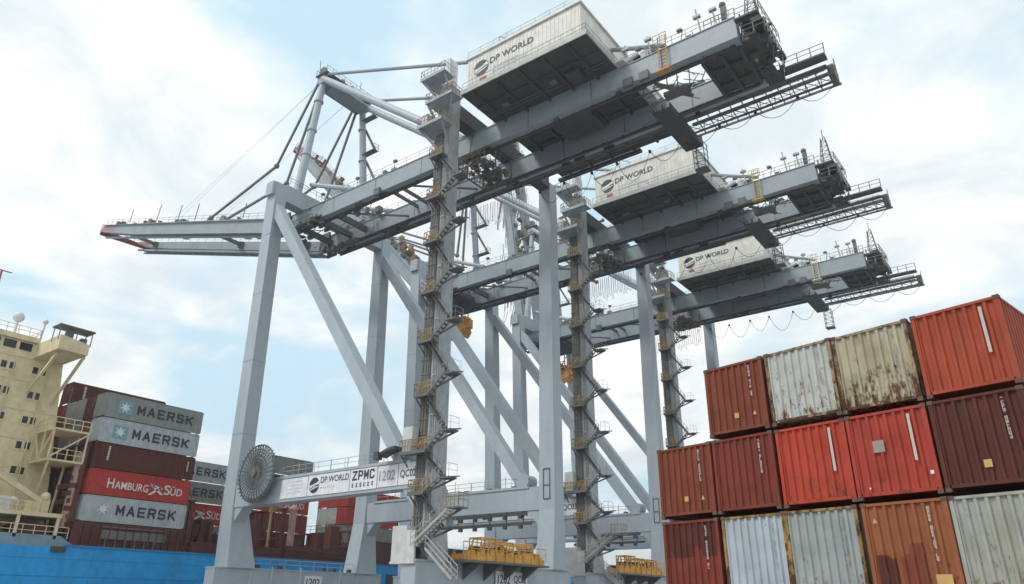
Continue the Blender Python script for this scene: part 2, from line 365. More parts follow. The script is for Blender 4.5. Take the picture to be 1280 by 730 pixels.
def boom_parts(parent, a_deg):
    """The hinged waterside boom in its own frame: hinge at the origin, running to -x."""
    Lb = 65.0
    mb = MB()
    for y0, y1, hh in ((YN0, YN1, 1.0), (YF0, YF1, .66)):
        mb.loft([[(0.5, y0, 0), (0.5, y1, 0), (0.5, y1, 2.35 * hh), (0.5, y0, 2.35 * hh)], [(-50, y0, .1), (-50, y1, .1), (-50, y1, 2.3 * hh), (-50, y0, 2.3 * hh)],
                 [(-Lb, y0, .7 * hh), (-Lb, y1, .7 * hh), (-Lb, y1, 2.2 * hh), (-Lb, y0, 2.2 * hh)]])
    boom = mb.build('boom', 'girder', parent, (-34.0, 0, ZB))
    t = MB()
    for x in (-5, -24, -56): t = MB(); t.bar((x, YN1, .9), (x, YF0, .9), .55, .6); t.box(x - .5, x + .5, YF0 - .5, YF0 - .02, .3, 1.4); t.build('boom_tie', 'mid', boom)
    t = MB()
    for y, s in ((YN0, -1), (YF1, 1)):
        t.box(-Lb + 1, -2, min(y + s * .04, y + s * (.85 if s > 0 else .35)), max(y + s * .04, y + s * (.85 if s > 0 else .35)), -.12 if s > 0 else 2.02, -.04 if s > 0 else 2.07)
        for i in range(22):
            x = -3 - i * 2.8
            if s > 0: t.bar((x, y + .05, -.3), (x, y + 1.0, -.1), .14)
    t.box(-Lb + 1, -1, YF1 + .3, YF1 + .55, -.55, -.3)          # trolley rail bracket line under the far beam
    t.box(-Lb + 1, -1, YF0 + .1, YF0 + .4, -.4, -.02)
    t.box(-Lb + 1, -1, YN1 - .4, YN1 - .1, -.35, -.02)
    t.build('boom_walkway', 'girder', boom)
    t = MB(); t.rail([(-Lb + 1, YN0 + .1, 2.3), (-2, YN0 + .1, 2.3)], 1.0, 2.4, .028)
    t.rail([(-Lb + 1, YF1 + .85, -.05), (-2, YF1 + .85, -.05)], 1.0, 2.4)
    t.rail([(-Lb + 1, YF0 + .2, 1.5), (-2, YF0 + .2, 1.5)], .9, 3, .028)
    for x in (-12, -27, -33, -41, -52): t.tube((x, YN0 - .5, 2.3), (x - .3, YN0 - .5, 4.6 + random.random()), .07, 5)
    for k in range(26): x = -3 - random.random() * 60; t.box(x, x + random.uniform(.3, 1.1), YN0 + .2, YN0 + .8, 2.2, 2.4 + random.random() * .6)
    t.build('boom_railing', 'mid', boom)['kind'] = 'stuff'
    t = MB()
    for i in range(5):
        x = -Lb + .2 + i * 1.15
        for y0, hh in ((YN0, 1.0), (YF0, .66)): t.prism([(x, .72 * hh), (x + .5, .72 * hh), (x + .9, 2.1 * hh), (x + .4, 2.1 * hh)], 'y', y0 - .012, y0 - .004)
    t.build('warning_stripe', 'redwhite', boom)
    t = MB(); t.box(-Lb - .5, -Lb, YN0, YF1, .55, 1.35); t.bar((-Lb - .2, YN0, .4), (-Lb + 4, YF1, .3), .5, .6); t.bar((-Lb + 1.5, YN1, .5), (-Lb + 1.5, YF0, .5), .3); t.rail([(-Lb - .5, YN0, 1.35), (-Lb - .5, YF1, 1.35)], 1.0, 1.6, .045)
    t.build('tip_crossbeam', 'tipred', boom)
    t = MB()
    for x in (-20, -24, -46):
        for y in ((YN0 + YN1) / 2, (YF0 + YF1) / 2): t.prism([(x - 1.0, 2.3), (x + 1.0, 2.3), (x + .3, 3.3), (x - .3, 3.3)], 'y', y - .25, y + .25)
    t.build('stay_lug', 'ochre', boom)
    if a_deg > 30:      # trolley ropes and gear riding on the raised booms
        t = MB()
        for k in range(30): x = random.uniform(-62, -14); y = random.uniform(YN1, YF0); t.box(x, x + random.uniform(.4, 1.6), y, y + random.uniform(.3, 1.2), 1.5, 1.7 + random.uniform(.3, 1.5))
        for k in range(30): x = random.uniform(-62, -20); y = random.uniform(YN0, YF1); t.tube((x, y, .4), (x + random.uniform(2, 12), y + random.uniform(-1, 1), random.uniform(-.6, 2.8)), .06, 4)
        t.build('boom_gear', 'rustbits', boom)['kind'] = 'stuff'
    boom.rotation_euler = (0, R(a_deg), 0)
    return boom

def stays(parent, a_deg):
    a = R(a_deg)
    def bp_(s, h=2.6): return (-34 - s * math.cos(a) + h * math.sin(a), ZB + s * math.sin(a) + h * math.cos(a))
    k = 0
    for y in (YN0 + .55, YF0 + .55):
        for s, l1, l2, az, oy in ((24, 14.2, 17.4, 75.6, -.25), (20, 16.2, 15.6, 75.2, .3)):
            A = Vector((APX - .5, az)); B = Vector(bp_(s)); d = (B - A).length
            l1e, l2e = (l1, l2) if d < l1 + l2 - .3 else (l1 * d / (l1 + l2) + .2, l2 * d / (l1 + l2) + .2)
            u = (B - A) / d; c = (d * d + l1e * l1e - l2e * l2e) / (2 * d); h = math.sqrt(max(0.01, l1e * l1e - c * c))
            nrm = Vector((u.y, -u.x));
            if nrm.y > 0: nrm = -nrm
            K = A + u * c + nrm * h
            mb = MB(); mb.bar((A.x, y + oy, A.y), (K.x, y + oy, K.y), .26, .34); mb.bar((K.x, y + oy, K.y), (B.x, y + oy, B.y), .26, .34)
            mb.sphere((K.x, y + oy, K.y), .42, 8, 6)
            mb.build('forestay', 'mid', parent)
    mb = MB()
    for y in (YN0 + 1.3, YF0 - .3):
        for s in (38, 40):
            B = bp_(s); mb.tube((APX, y, APZ + .3), (B[0], y, B[1]), .016, 4)
    mb.build('hoist_rope', 'rope', parent)

def build_crane():
    root = thing('container_crane', 'x', 'crane')
    P = lambda mb, n, mt, par=root: mb.build(n, mt, par)
    # legs and frame
    P(build_leg_w(0, 1), 'leg', 'grey'); P(build_leg_w(W, -1), 'leg', 'grey')
    lc = P(build_leg_l(0, 56.5, 1), 'leg', 'weath'); lc['label'] = 'weathered leg carrying the zigzag stairs'
    P(build_leg_l(W, 53.5, -1), 'leg', 'grey')
    mb = MB()
    for q_ in ((-.45, -.38, 13.2, 16.4), (.38, .45, 13.2, 16.4), (-.45, .45, 16.4, 16.47), (-.45, .45, 14.6, 14.66), (-.45, .45, 13.1, 13.2)): mb.box(q_[0], q_[1], W - 1.0, W - .9, q_[2], q_[3])
    P(mb, 'leg_hatch', 'mid')
    for y in (0, W):
        mb = MB(); mb.box(-29.2, -0.8, y - .8, y + .8, 12.05, 14.6)
        mb.prism([(-29.0, 12.06), (-27.2, 12.06), (-29.0, 10.0)], 'y', y - .7, y + .7)
        mb.prism([(-1.0, 12.06), (-2.8, 12.06), (-1.0, 10.0)], 'y', y - .7, y + .7)
        mb.box(-27.5, -2.5, y - .92, y - .7, 14.45, 14.72)
        pb = P(mb, 'portal_beam', 'grey')
        rl = MB(); rl.rail([(-27.2, y - .7, 14.72), (-3, y - .7, 14.72)], 1.0, 2.0, .03)
        for i in range(9): rl.tube((-25 + i * 2.6, y + .5, 14.6), (-25 + i * 2.6, y + .5, 15.9 + .5 * random.random()), .05, 4)
        P(rl, 'beam_railing', 'galv', pb)
        mb = MB(); mb.bar((-30.6, y, 51.2), (-3.6, y, 14.9), 1.25, 1.35)
        mb.tube((-3.3, y - .9, 15.3), (-3.3, y + .9, 15.3), .8, 12)
        P(mb, 'diagonal_brace', 'grey')
    for x, n in ((-29.2, 0), (0, 1)):
        mb = MB(); mb.box(x - .85, x + .85, -2.2, W + 2.2, 3.5, 5.8)
        mb.box(x - .95, x + .95, -2.25, W + 2.25, 5.72, 5.86)
        sb = P(mb, 'sill_beam', 'grey')
        rl = MB(); rl.rail([(x + .8, 2.6, 5.86), (x + .8, W - 2.6, 5.86)], 1.0, 2.2, .03); P(rl, 'sill_railing', 'galv', sb)
    for x in (-29.2, 0):
        for y in (1, W - 1):
            mb = MB(); mb.prism([(y - 3.6, 1.5), (y + 3.6, 1.5), (y + 1.4, 3.5), (y - 1.4, 3.5)], 'x', x - .55, x + .55)
            mb.box(x - .5, x + .5, y - 4.4, y - .3, .7, 1.5); mb.box(x - .5, x + .5, y + .3, y + 4.4, .7, 1.5)
            bo = P(mb, 'bogie', 'mid')
            wm = MB()
            for k in range(6): wm.tube((x - .16, y - 3.9 + k * 1.56, .37), (x + .16, y - 3.9 + k * 1.56, .37), .37, 14)
            P(wm, 'wheel_set', 'dark', bo)
    mb = MB(); mb.box(-32.1, -30.4, .84, W - .84, 52.75, 55.3); mb.box(-32.0, -30.5, -1.3, -.86, 53.0, 55.0)
    P(mb, 'top_crossbeam', 'grey')
    mb = MB(); mb.box(-.8, .8, .84, W - .84, 52.72, 54.6); P(mb, 'top_crossbeam', 'dark')
    for y in (0, W):
        mb = MB()
        for z in (20.5, 29.5, 38.5, 47):
            f = (z - 14.8) / (55 - 14.8); xa, xb = -31.0 + f * -1.2, -28.9 + f * -1.45
            mb.box(xa - .035, xb + .035, y - .955 + f * .07, y + .955 - f * .07, z - .06, z + .06)
        P(mb, 'flange_joint', 'grey')['kind'] = 'stuff'
        mb = MB()
        for z in (18, 27, 36, 45):
            w_ = .98 - (z - 12) * .0035; mb.box(-w_ - .02, w_ + .02, y - w_ + .06, y + w_ - .06, z - .06, z + .06)
        P(mb, 'flange_joint', 'grey')['kind'] = 'stuff'
    mb = MB()
    for x in (-24, -16, -8, 0, 8, 16, 24): mb.box(x - .05, x + .05, YN0 - .016, YN0 - .003, ZB + .02, ZT - .02); mb.box(x - .05, x + .05, YF0 - .016, YF0 - .003, ZB + .02, ZT - .02)
    P(mb, 'weld_seam', 'mid')['kind'] = 'stuff'
    # girders
    for y0, y1, nm in ((YN0, YN1, 0), (YF0, YF1, 1)):
        mb = MB(); mb.box(-33.6, 31.5, y0, y1, ZB, ZT)
        mb.box(-33.6, 31.5, y0 - .12, y1 + .12, ZB - .09, ZB - .005); mb.box(-33.6, 31.5, y0 - .1, y1 + .1, ZT + .004, ZT + .1)
        g = P(mb, 'girder', 'girder')
        d = MB()
        ys = y1 - .35 if nm == 0 else y0 + .05
        d.box(-33.5, 31, ys, ys + .3, ZB - .35, ZB - .1)
        for i in range(26): d.box(-32 + i * 2.5, -31.6 + i * 2.5, ys - .1, ys + .4, ZB - .2, ZB - .095)
        P(d, 'trolley_rail', 'dark', g)
        rl = MB()
        if nm == 0:
            rl.rail([(-30, y0 - .05, ZT + .1), (-2, y0 - .05, ZT + .1)], 1.0, 2.2, .035); P(rl, 'girder_railing', 'galv', g); rl = MB(); rl.rail([(19.5, y0 - .05, ZT + .1), (31, y0 - .05, ZT + .1)], 1.0, 1.5, .04)
            for x in (20.5, 23, 28.2, 29.8): rl.tube((x, y0, ZT), (x - .3, y0, ZT + 2.0 + random.random()), .09, 5); rl.box(x - .6, x + .1, y0 - .2, y0 + .2, ZT + 1.9, ZT + 2.15)
        else:
            rl.rail([(-30, y1 + .88, ZB), (21, y1 + .88, ZB)], 1.0, 2.2, .035)
            P(rl, 'girder_railing', 'galv', g); rl = MB(); rl.rail([(-30, y0 + .1, ZT + .1), (2, y0 + .1, ZT + .1)], 1.0, 2.2, .03)
        P(rl, 'girder_railing', 'galv', g)
    mb = MB()
    for k in range(36):
        x = random.choice((random.uniform(-31, -2), random.uniform(19.5, 27))); y = random.choice((YN0 + .2, YF0 + .2)); mb.box(x, x + random.uniform(.2, .8), y, y + .5, ZT + .11, ZT + .2 + random.random() * .7)
    for x in (-27, -20, -13, -6, 21.5, 26): mb.tube((x, YN0 + .3, ZT + .1), (x + random.uniform(-.4, .4), YN0 + .3, ZT + 1.6), .05, 4); mb.box(x - .25, x + .25, YN0 + .1, YN0 + .5, ZT + 1.5, ZT + 1.75)
    P(mb, 'girder_fitting', 'mid')['kind'] = 'stuff'
    mb = MB()
    for k in range(40):
        x = random.uniform(-31, 27); y = random.choice((YN0 + .3, YN1 - .4, YF0 + .2, YF1 - .3)); mb.box(x, x + random.uniform(.3, 1.4), y, y + .3, ZB - .35 - random.random() * .3, ZB - .1)
    for k in range(22): x = random.uniform(19.5, 27.2); y = random.uniform(YN1, YF0); mb.tube((x, y, ZB + random.uniform(-.4, 1)), (x + random.uniform(-2.5, 2.5), y + random.uniform(-2, 2), ZB + random.uniform(-.4, 1.6)), .05, 4)
    P(mb, 'girder_underside_fitting', 'dark')['kind'] = 'stuff'
    # walkway slung outside the far girder; festoon track that runs on behind the tail
    mb = MB(); mb.box(-33, 37.0, YF1 + .14, YF1 + .86, ZB - .12, ZB - .03); mb.box(-33, 21, YF1 + .8, YF1 + .92, ZB - .3, ZB + .05)
    mb.box(-33, 21, YF1 + .125, YF1 + .4, ZB + .9, ZB + 1.15)
    for i in range(19): mb.bar((-31 + i * 2.9, YF1 + .13, ZB - .35), (-31 + i * 2.9, YF1 + .9, ZB - .2), .13, .18)
    P(mb, 'walkway', 'mid')
    mb = MB()
    mb.box(21.5, 37.2, FY + 1.22, FY + 1.36, ZB - .72, ZB - .5); mb.box(21.5, 37.6, FY + 1.95, FY + 2.1, ZB - .72, ZB - .5); mb.box(22.8, 37.3, FY + .25, FY + .55, ZB - .3, ZB - .05)
    for i in range(13): mb.bar((22.4 + i * 1.22, YF1 + .3, ZB - .2), (22.4 + i * 1.22, FY + 2.05, ZB - .62), .09, .13)
    for i in range(12): mb.bar((22.4 + i * 1.22, FY + .4, ZB - .25), (23.6 + i * 1.22, FY + 1.3, ZB - .6), .06)
    mb.box(36.9, 37.5, FY - .2, FY + 1.9, ZB - .8, ZB + .4)
    ft = P(mb, 'festoon_track', 'mid')
    for (y, z, r_, x0) in ((FY + .15, ZB + .5, .3, 29.5), (FY + .75, ZB + .05, .2, 23)):
        mb = MB(); mb.tube((x0, y, z), (36.6, y, z), r_, 10)
        for i in range(8): mb.tube((x0 + i * .9, y, z), (x0 + .1 + i * .9, y, z), r_ * 1.25, 10)
        P(mb, 'track_pipe', 'cabinet', ft)
    rl = MB(); rl.rail([(22, FY + 1.9, ZB - .4), (37.4, FY + 1.9, ZB - .4), (37.6, FY - .2, ZB - .4)], 1.3, 1.5, .045)
    P(rl, 'track_railing', 'mid', ft)
    rl = MB(); rl.rail([(31, YF1 - .6, ZB + .8), (37.2, YF1 - .6, ZB + .8)], 1.1, 1.2, .045); rl.box(30.5, 37.2, YF1 - .7, YF1 + .5, ZB + .62, ZB + .78)
    P(rl, 'tail_walkway', 'mid')
    # ties between girders
    for x in (-32.8, -28.6, -25.5): mb = MB(); mb.bar((x, YN1, ZB + 1.0), (x, YF0, ZB + 1.0), .5, .8); P(mb, 'girder_tie', 'mid')
    for x in (-15.5, -13.8): mb = MB(); mb.bar((x, YN1, ZB + 1.4), (x, YF0, ZB + 1.4), .3, .4); P(mb, 'girder_tie', 'mid')
    for x in (-24, -12): mb = MB(); mb.bar((x, YN1, ZB + .4), (x + 7, YF0, ZB + .4), .2); P(mb, 'girder_tie', 'mid')
    for x in (-15.2, 20.4, 22.2): mb = MB(); mb.box(x - .5, x + .5, YN0 - .5, YN0 - .125, ZB - .6, ZB + .35); P(mb, 'junction_box', 'mid')
    mb = MB()          # hinge cluster at the waterside
    for y0 in (YN0, YF0):
        mb = MB()
        mb.box(-35.2, -33.2, y0 - .35, y0 - .06, ZB - .3, ZT + .6); mb.box(-35.2, -33.2, y0 + 1.2, y0 + 1.5, ZB - .3, ZT + .6); mb.tube((-34, y0 - .6, ZB + .4), (-34, y0 + 1.8, ZB + .4), .5, 12)
        mb.box(-33.3, -26.5, y0 - .3, y0 - .13, ZB - .45, ZB - .1)
        for k in range(7): mb.box(-32.5 + k * .9, -32.1 + k * .9, y0 - .7 - .2 * (k % 2), y0 - .2, ZB - .7 - .25 * (k % 3), ZB - .12)
        P(mb, 'boom_hinge', 'mid')
    mb = MB()
    for k in range(34):
        x = random.uniform(-35, -26); y = random.uniform(3.2, 6.4); z = ZB + random.uniform(-1.1, .4); mb.box(x, x + random.uniform(.2, 1.4), y, y + random.uniform(.15, .5), z, z + random.uniform(.1, .5))
    for k in range(24):
        x = random.uniform(-35, -28); y = random.uniform(3.2, 12); z = ZB + random.uniform(-.6, 2.6); mb.tube((x, y, z), (x + random.uniform(-2, 3), y + random.uniform(-1, 1), z + random.uniform(-1, 1)), .07, 4)
    P(mb, 'hinge_gear', 'mid')['kind'] = 'stuff'
    mb = MB(); mb.rail([(-35, YN0 - .9, ZB - .6), (-27, YN0 - .9, ZB - .6)], 1.0, 1.4, .05); mb.box(-35, -27, YN0 - 1.0, YN0 - .2, ZB - .72, ZB - .62)
    P(mb, 'hinge_walkway', 'mid')
    # tail: deck, drums and sheaves
    mb = MB(); mb.box(27.4, 31.6, YN1 + .01, YF0 - .01, ZB - .05, ZB + .35)
    for x in (27.6, 29.4, 31.2): mb.box(x - .15, x + .15, YN1, YF0, ZB - .5, ZB - .06)
    for y in (7, 9.5): mb.box(27.45, 31.4, y - .12, y + .12, ZB - .4, ZB - .055)
    mb.box(31.6, 33.0, YN0 + .5, 7.2, ZB + .1, ZB + .3); mb.box(32.0, 33.9, 7.5, 8.6, ZB + .5, ZB + .65); mb.box(31.6, 33.0, 9.7, 10.6, ZB - .3, ZB - .1); mb.box(31.6, 33.2, 11.0, YF1, ZB - .2, ZB - .05); mb.box(31.9, 33.6, 6.5, 9.2, ZB + .3, ZB + 1.4); mb.bar((31.7, 9.6, ZB - .2), (33.0, 11.2, ZB - .2), .25)
    mb.box(27.8, 30.5, YN1 + .4, YN1 + 3.2, ZB + .35, ZB + 2.2); mb.tube((29, 8.6, ZB + 1.2), (29, 11.6, ZB + 1.2), .9, 14)
    mb.box(31.7, 33.8, 5.2, 8.4, ZB + 1.9, ZB + 2.05); mb.box(32.2, 33.4, 5.5, 8.0, ZB + 2.1, ZB + 2.9)
    for y in (5.3, 8.2): mb.bar((31.8, y, ZB + .3), (31.8, y, ZB + 1.95), .12); mb.bar((33.7, y, ZB + .3), (33.7, y, ZB + 1.95), .12)
    mb.bar((31.8, 4.6, ZB - .3), (31.8, 4.6, ZB + 2.9), .14); mb.box(31.5, 33.7, YN0 - .5, YN0 + .1, ZB + 1.5, ZB + 1.7)
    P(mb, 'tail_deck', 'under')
    mb = MB()
    for k in range(30):
        x = random.uniform(27.6, 33.2); y = random.uniform(5.3, 10.5); z = ZB + .36; mb.box(x, x + random.uniform(.2, .8), y, y + random.uniform(.2, .8), z, z + random.uniform(.4, 2.6))
    for k in range(26):
        x = random.uniform(27.6, 33.6); y = random.uniform(4.4, 12.5); mb.tube((x, y, ZB - .3), (x + random.uniform(-1, 1), y + random.uniform(-1, 1), ZB + random.uniform(.8, 3)), .06, 4)
    P(mb, 'sheave_machinery', 'mid')['kind'] = 'stuff'
    mb = MB()
    for k in range(40):
        x = random.uniform(31.4, 34.0); y = random.uniform(4.4, 11.5); z = ZB + random.uniform(-.6, 2.2)
        if k % 2: mb.box(x, x + random.uniform(.15, .7), y, y + random.uniform(.15, .9), z, z + random.uniform(.1, .6))
        else: mb.tube((x, y, z), (x + random.uniform(-.8, .8), y + random.uniform(-1, 1), z + random.uniform(-1, 1)), .06, 4)
    P(mb, 'tail_gear', 'dark')['kind'] = 'stuff'
    mb = MB()
    mb.rail([(31.6, YN0 - .4, ZB + 1.7), (33.8, YN0 - .4, ZB + 1.7), (33.9, 9.4, ZB + 2.0)], 1.1, .9, .05); mb.rail([(31.8, 4.6, ZB + .3), (33.9, 4.6, ZB + .3), (33.9, 9.6, ZB + .3), (33.2, 12.4, ZB - .1)], 1.1, .9, .05)
    mb.rail([(28.5, YN0 + .1, ZT + .1), (31.5, YN0 + .1, ZT + .1)], 1.1, .8, .05)
    P(mb, 'tail_railing', 'galv')
    mb = MB()          # lattice mast on the tail
    for (sx, sy) in ((0, 0), (1, 0), (0, 1), (1, 1)): mb.tube((32 + sx * 1.2, 5.4 + sy * 1.2, ZT + .6), (32.35 + sx * .5, 5.75 + sy * .5, ZT + 4.2), .06, 4)
    for k in range(5):
        z = ZT + .7 + k * .75; t = k * .09
        mb.tube((32 + t, 5.4 + t, z), (33.2 - t, 5.4 + t, z + .7), .04, 4); mb.tube((33.2 - t, 5.4 + t, z), (33.2 - t, 6.6 - t, z + .7), .04, 4); mb.tube((32 + t, 5.4 + t, z), (33.2 - t, 5.4 + t, z), .04, 4)
    mb.bar((32.6, 6, ZT + 4), (32.6, 6, ZT + 5.6), .08); mb.box(30.2, 30.7, YN0 + .2, YN0 + .6, ZT + .3, ZT + 2.2); mb.sphere((30.4, YN0 + .4, ZT + 2.4), .35, 8, 6)
    P(mb, 'lattice_mast', 'mid')
    # hanging maintenance platform with caged ladder
    mb = MB(); mb.box(20.6, 22.6, 8.6, 17.0, ZB - 1.1, ZB - .9); mb.box(20.6, 22.6, 16.85, 17.0, ZB - .9, ZB + .2); mb.box(20.58, 20.7, 8.6, 17, ZB - .9, ZB - .45); mb.box(22.5, 22.62, 8.6, 17, ZB - .9, ZB - .45)
    for y in (9, 12.6, 15.2): mb.bar((21.6, y, ZB - .9), (21.6, y, ZB - .1), .15)
    hp = P(mb, 'hanging_platform', 'dark')
    mb = MB(); z0 = ZB - 1.1
    for (x, y) in ((21.8, 15.9), (23.0, 15.9), (21.8, 16.9), (23.0, 16.9)): mb.tube((x, y, z0), (x, y, z0 - 3.2), .05, 4)
    for k in range(5):
        z = z0 - .1 - k * .75
        mb.tube((21.8, 16.2, z), (23.0, 16.2, z), .04, 4); mb.tube((23.0, 16.2, z), (23.0, 17.2, z), .04, 4); mb.tube((21.8, 16.2, z), (23.0, 16.2, z - .7), .035, 4); mb.tube((21.8, 16.2, z), (21.8, 17.2, z), .04, 4)
    mb.box(21.7, 23.1, 16.1, 17.3, z0 - 3.3, z0 - 3.2); mb.rail([(20.6, 8.6, ZB - .9), (20.6, 16.9, ZB - .9)], 1.1, 1.3, .04)
    P(mb, 'caged_ladder', 'mid', hp)
    mb = MB()          # ladder frame over the near girder
    for x in (23.9, 24.7):
        mb.tube((x, YN0 - .35, ZB - .6), (x, YN0 - .35, ZT + 1.4), .06, 5)
    for k in range(11): mb.tube((23.9, YN0 - .35, ZB - .5 + k * .42), (24.7, YN0 - .35, ZB - .5 + k * .42), .04, 4)
    mb.box(23.6, 25.0, YN0 - .8, YN0 - .13, ZB - .75, ZB - .62); mb.rail([(23.6, YN0 - .8, ZT + .2), (25, YN0 - .8, ZT + .2)], 1.1, .7, .04)
    P(mb, 'girder_ladder', 'ochre')
    mb = MB()          # service arm seen between the girders behind the house
    mb.bar((22.6, YN1, ZB - .3), (24.8, 9.4, ZB - .1), .3); mb.bar((19.8, 6.2, ZB - .2), (24.0, 6.6, ZB - .2), .12); mb.box(22.4, 25.0, 7.6, 8.6, ZB - .25, ZB + .2); mb.tube((23.4, 6.4, ZB - .5), (23.4, 6.4, ZB + 2.4), .06, 4); mb.tube((20.8, 6.4, ZB - .4), (20.8, 6.4, ZB + 2.0), .06, 4)
    P(mb, 'service_arm', 'mid')
    # machinery house
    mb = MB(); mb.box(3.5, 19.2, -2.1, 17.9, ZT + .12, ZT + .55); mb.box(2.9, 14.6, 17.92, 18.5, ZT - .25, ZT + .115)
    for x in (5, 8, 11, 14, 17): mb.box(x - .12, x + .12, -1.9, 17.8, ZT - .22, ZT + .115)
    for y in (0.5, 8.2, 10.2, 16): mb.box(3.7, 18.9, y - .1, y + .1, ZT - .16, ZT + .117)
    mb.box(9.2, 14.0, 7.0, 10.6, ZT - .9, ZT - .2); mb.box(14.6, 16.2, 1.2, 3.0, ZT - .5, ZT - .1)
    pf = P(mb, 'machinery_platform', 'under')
    mb = MB()
    for y, z in ((2.2, ZT - .05), (2.6, ZT - .05), (14.2, ZT - .05), (6.9, ZT - .3)): mb.tube((3.9, y, z), (18.8, y, z), .09, 6)
    for x, y in ((6.4, 1.2), (12.6, 1.2), (6.4, 14.8), (15.6, 12.0)): mb.box(x, x + .8, y, y + .6, ZT - .35, ZT + .11)
    P(mb, 'service_pipe', 'mid', pf)['kind'] = 'stuff'
    rl = MB(); rl.rail([(3.6, -2.05, ZT + .55), (19.1, -2.05, ZT + .55), (19.1, 17.8, ZT + .55)], 1.05, 1.4, .035); P(rl, 'platform_railing', 'galv', pf)
    sk = MB(); sk.box(3.45, 19.25, -2.2, -2.105, ZT + .1, ZT + .7); sk.box(19.205, 19.3, -2.1, 17.9, ZT + .1, ZT + .6); P(sk, 'toe_board', 'galv', pf)
    Z0, Z1 = ZT + .56, ZT + 5.0
    mb = MB(); mb.box(3.8, 18.3, -1.55, 17.2, Z0, Z1)
    mh = P(mb, 'machinery_house', 'white')
    mb = MB(); mb.prism([(3.6, Z1 + .005), (18.5, Z1 + .005), (18.5, Z1 + .16), (11, Z1 + .42), (3.6, Z1 + .16)], 'y', -1.75, 17.4); P(mb, 'roof', 'white', mh)
    rb = MB()
    for i in range(30): rb.box(4.0 + i * .485, 4.1 + i * .485, -1.585, -1.552, Z0 + .05, Z1 - .02)
    P(rb, 'cladding_rib', 'white', mh)
    dr = MB(); dr.box(18.305, 18.36, 3, 4.1, Z0 + .1, Z0 + 2.2); dr.box(18.305, 18.34, 8, 10.5, Z0 + 1.2, Z0 + 2.6); P(dr, 'door', 'cabinet', mh)
    rl = MB(); rl.rail([(3.8, -1.6, Z1 + .17), (18.3, -1.6, Z1 + .17)], .9, 1.8, .03)
    rl.tube((7.3, -.5, Z1 + .2), (7.3, -.5, Z1 + 2.4), .07, 5); rl.tube((7.3, -.5, Z1 + 2.4), (9.6, -.5, Z1 + .9), .06, 5); rl.box(5.2, 5.9, -.9, -.2, Z1 + .2, Z1 + .9); rl.box(11.5, 12.4, -.9, .2, Z1 + .3, Z1 + .8)
    P(rl, 'roof_fitting', 'galv', mh)
    emblem(mh, 5.75, Z0 + 2.55, 1.0, -1.59, 'black')
    inst('lettering', text_mesh('DP WORLD', .8, 'black', .016, 5.7), mh, (6.95, -1.59, Z0 + 2.5), FACE_Y)
    ln = MB()
    for k, w_ in enumerate((3.4, 4.6)):
        x = 7.3
        while x < 7.3 + w_:
            a_ = random.uniform(.12, .4); ln.box(x, x + a_, -1.6, -1.59, Z0 + 1.75 - k * .5, Z0 + 1.95 - k * .5); x += a_ + .1
    P(ln, 'small_print', 'faint', mh)['kind'] = 'stuff'
    fl = MB(); fl.box(5.6, 6.5, -1.6, -1.59, Z0 + .75, Z0 + 1.2); P(fl, 'plate', 'redletter', mh)
    # equipment behind the house
    mb = MB(); mb.box(19.4, 20.3, 3.2, 12.4, ZT + .15, ZT + .3); mb.box(19.5, 20.1, 9.2, 10.4, ZT + .3, ZT + 2.6); mb.box(19.4, 20.2, 6.2, 7.6, ZT + .3, ZT + 1.6); mb.tube((20.1, YN0, ZT + .4), (21.6, YN0, ZT + .9), .25, 8); mb.box(21.8, 22.6, YN0 + .1, YN0 + .9, ZT + .12, ZT + 1.0)
    P(mb, 'house_equipment', 'cabinet')
    # A-frame, apex, backstays
    for s, y0, y1 in ((0, 3.1, YN0 + .9), (1, 15.6, APF)):
        mb = MB(); mb.tube((-31.2, y0, 55.3), (APX, y1, APZ), .62, 12, .5)
        for z, t in ((62, 0), (66.5, 0), (72, 0)): 
            f = (z - 55.3) / (APZ - 55.3); yy = y0 + (y1 - y0) * f; mb.tube((-31.2, yy, z - .12), (-31.2, yy, z + .12), .72, 12)
        P(mb, 'mast_leg', 'grey')
    mb = MB(); mb.box(APX - .7, APX + .9, YN0 + .2, 13.5, APZ - 1.6, APZ - .2); mb.box(APX - .9, APX + 2.2, YN1 + .5, 12.6, APZ - 2.0, APZ - 1.7)
    P(mb, 'apex_beam', 'girder')
    mb = MB()
    mb.rail([(APX - .8, YN0, APZ), (APX - .8, 13.5, APZ), (APX + 1.6, 13.5, APZ), (APX + 1.6, YN0, APZ)], 1.1, 1.2, .04)
    mb.box(APX - .9, APX + 1.7, YN0 - .1, 13.6, APZ - .15, APZ - .02)
    for y in (YN0 + .4, 8, 10, 12.7): mb.tube((APX + .2, y - .15, APZ + .7), (APX + .2, y + .15, APZ + .7), .8, 14)
    mb.tube((APX, YN0, APZ), (APX - .3, YN0, APZ + 2.8), .06, 4); mb.tube((APX + .8, YF0, APZ), (APX + 1, YF0, APZ + 2.8), .06, 4)
    P(mb, 'apex_platform', 'mid')
    mb = MB()          # ladder stages on the far mast leg
    for z, sg in ((73.5, 1), (67.5, 1), (62, 1)):
        f = (z - 55.3) / (APZ - 55.3); y = 15.6 + (APF - 15.6) * f
        mb = MB(); mb.box(-31, -28.2, y - .5, y + .5, z - .1, z); mb.bar((-31, y, z + 4.6), (-28.4, y, z), .3); mb.rail([(-30.6, y + .5, z), (-28.2, y + .5, z), (-28.2, y - .5, z)], 1.0, 1.2, .04)
        P(mb, 'access_platform', 'mid')
